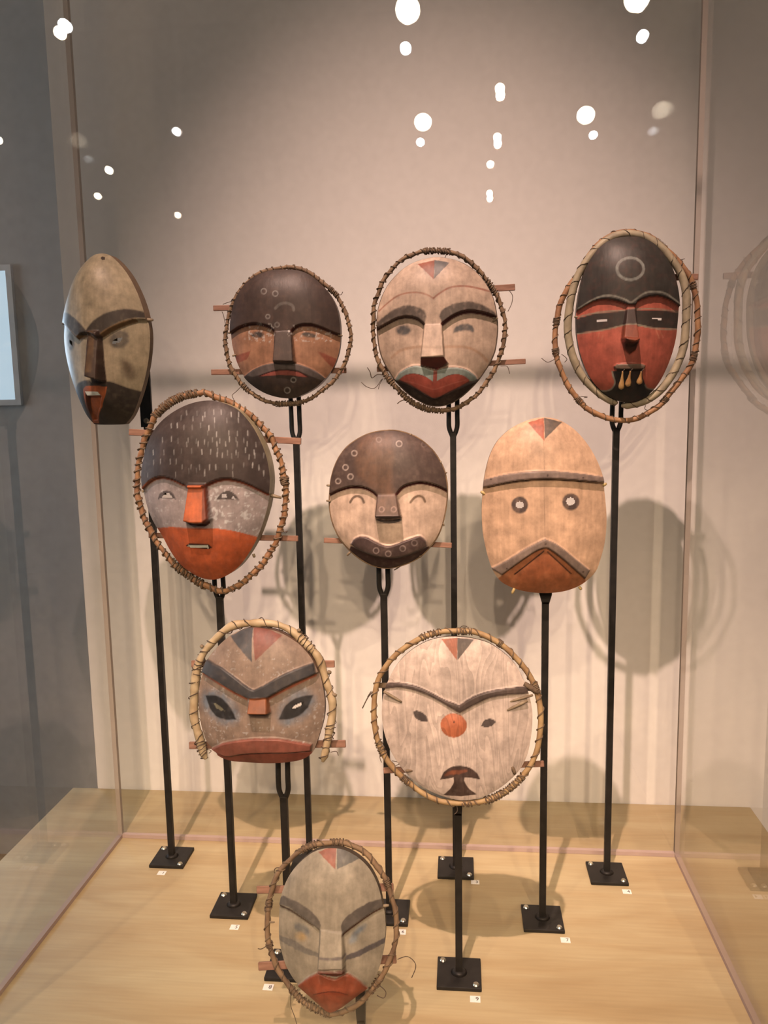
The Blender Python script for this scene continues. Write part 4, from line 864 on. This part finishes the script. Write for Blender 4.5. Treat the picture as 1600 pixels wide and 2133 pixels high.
m.thread('405,1430 400,1540 440,1640 462,1700'); m.thread('1340,1130 1430,1112 1500,1180 1465,1285'); m.thread('1180,1360 1235,1420 1220,1468 1160,1440'); m.thread('290,390 255,370 270,330 310,322', .012); m.thread('190,1015 150,1040 118,1030', .012)
stand(10, 'black mask stand at the front under the weathered grey mask, base below the picture', aty(733, 2118, ROW[4])[2], 'flare', .05, .0065)

# ------------------------------------------------------------------ number cards on the plinth
def numeral(txt, size, mat):
    cu = bpy.data.curves.new('numeral', 'FONT'); cu.body = txt; cu.size = size; cu.align_x = 'CENTER'; cu.align_y = 'CENTER'; cu.extrude = .00005; cu.resolution_u = 4
    ob = bpy.data.objects.new('numeral_source', cu); COL.objects.link(ob)
    dg = bpy.context.evaluated_depsgraph_get(); me = bpy.data.meshes.new_from_object(ob.evaluated_get(dg)); bpy.data.objects.remove(ob); bpy.data.curves.remove(cu)
    me.materials.clear(); me.materials.append(mat); return me
for n_, (x, y) in {1: (337, 1819), 3: (990, 1838), 4: (1306, 1858), 5: (489, 1932), 6: (836, 1942), 7: (1178, 1959), 8: (559, 2057), 9: (990, 2082)}.items():
    g = ground(x, y)
    who = {1: 'leftmost stand', 3: 'back stand near the middle', 4: 'back right stand', 5: 'second stand from the left', 6: 'stand half hidden by the front mask', 7: 'right stand of the second row', 8: 'stand hidden behind the front mask', 9: 'front middle stand'}[n_]
    c = empty('number_card', (g[0], g[1], PZ + .0002)); tag(c, 'white card printed %d by the base of the %s' % (n_, who), 'label card', 'number cards on the plinth')
    box('card', (-.0078, -.0066, 0), (.0078, .0066, .0006), MAT['card'], c)
    o = link('numeral', numeral(str(n_), .0105, MAT['ink']), None, c); o.location = (.0030, 0, .0007)

# ------------------------------------------------------------------ ceiling lamps behind the viewer, seen mirrored in the case
def lamp(name, loc, target, label, r=.045, glow='lampglow', drop=None):
    L = empty(name, loc); tag(L, label, 'lamp', 'ceiling spot lamps')
    L.rotation_euler = (Vector(target) - Vector(loc)).to_track_quat('-Z', 'Y').to_euler()
    a = np.linspace(0, 2 * math.pi, 24, endpoint=False)
    P = np.array([(0, 0, -.02), (0, 0, .03), (0, 0, .09), (0, 0, .12)], float)
    bm = bmesh.new(); rings = []
    for z, rr in ((-.02, r * 1.12), (.03, r * 1.1), (.09, r * .8), (.12, r * .4), (.12, .001)): rings.append([bm.verts.new((rr * math.cos(t), rr * math.sin(t), z)) for t in a])
    for z, rr in ((-.02, r * 1.02), (-.006, r)): rings.insert(0, [bm.verts.new((rr * math.cos(t), rr * math.sin(t), z)) for t in a])
    for q0, q1 in zip(rings[:-1], rings[1:]):
        for i in range(24): bm.faces.new((q0[i], q0[(i + 1) % 24], q1[(i + 1) % 24], q1[i]))
    link('housing', bm_mesh(bm, 'housing', True), MAT['iron'], L)
    bm = bmesh.new(); bmesh.ops.create_circle(bm, cap_ends=True, segments=24, radius=r * .98)
    for v in bm.verts: v.co.z = -.010 if v.co.length < r * .5 else -.008
    link('bulb', bm_mesh(bm, 'bulb'), MAT[glow], L)
    return L
where = ['above the plinth axis', 'second behind the plinth axis', 'third behind the plinth axis', 'fourth behind the plinth axis', 'right of the plinth', 'left of the plinth', 'far left at the back', 'farthest left', 'second right of the plinth']
track = {}
for i, (lx, ly) in enumerate(LAMPS):
    lamp('spot_lamp', (lx, ly, LZ), (lx * .4 - .1, .9, 1.2), 'round black spot lamp hanging behind the viewer, ' + where[i], .047 if i in (0, 4) else .024, 'lampglow' if i not in (1, 5, 8) else 'lampcool')
    rod = box('lamp_rod', (-.006, -.006, .10), (.006, .006, CEIL - LZ), MAT['iron']); rod.location = (lx, ly + .02, LZ)
    tag(rod, 'thin black ceiling rod carrying the spot lamp ' + where[i], 'lamp rod', 'ceiling lamp rods')

# ------------------------------------------------------------------ unseen ceiling globes, added as soft fill light
for i, (gx, gy) in enumerate(((-2.0, -1.4), (1.3, -1.7), (-.35, -2.6))):
    g = empty('fill_globe', (gx, gy, CEIL)); tag(g, 'added white fill globe on the ceiling ' + ('left of the plinth', 'right of the plinth', 'behind the viewer', 'above the plinth front')[i], 'lamp', 'added ceiling fill globes')
    box('rose', (-.05, -.05, -.03), (.05, .05, 0), MAT['white_frame'], g, .004); box('stem', (-.008, -.008, -.25), (.008, .008, -.03), MAT['white_frame'], g)
    bm = bmesh.new(); bmesh.ops.create_uvsphere(bm, u_segments=20, v_segments=12, radius=.16); bmesh.ops.translate(bm, vec=(0, 0, -.40), verts=bm.verts)
    link('globe', bm_mesh(bm, 'globe', True), MAT['globe'], g)
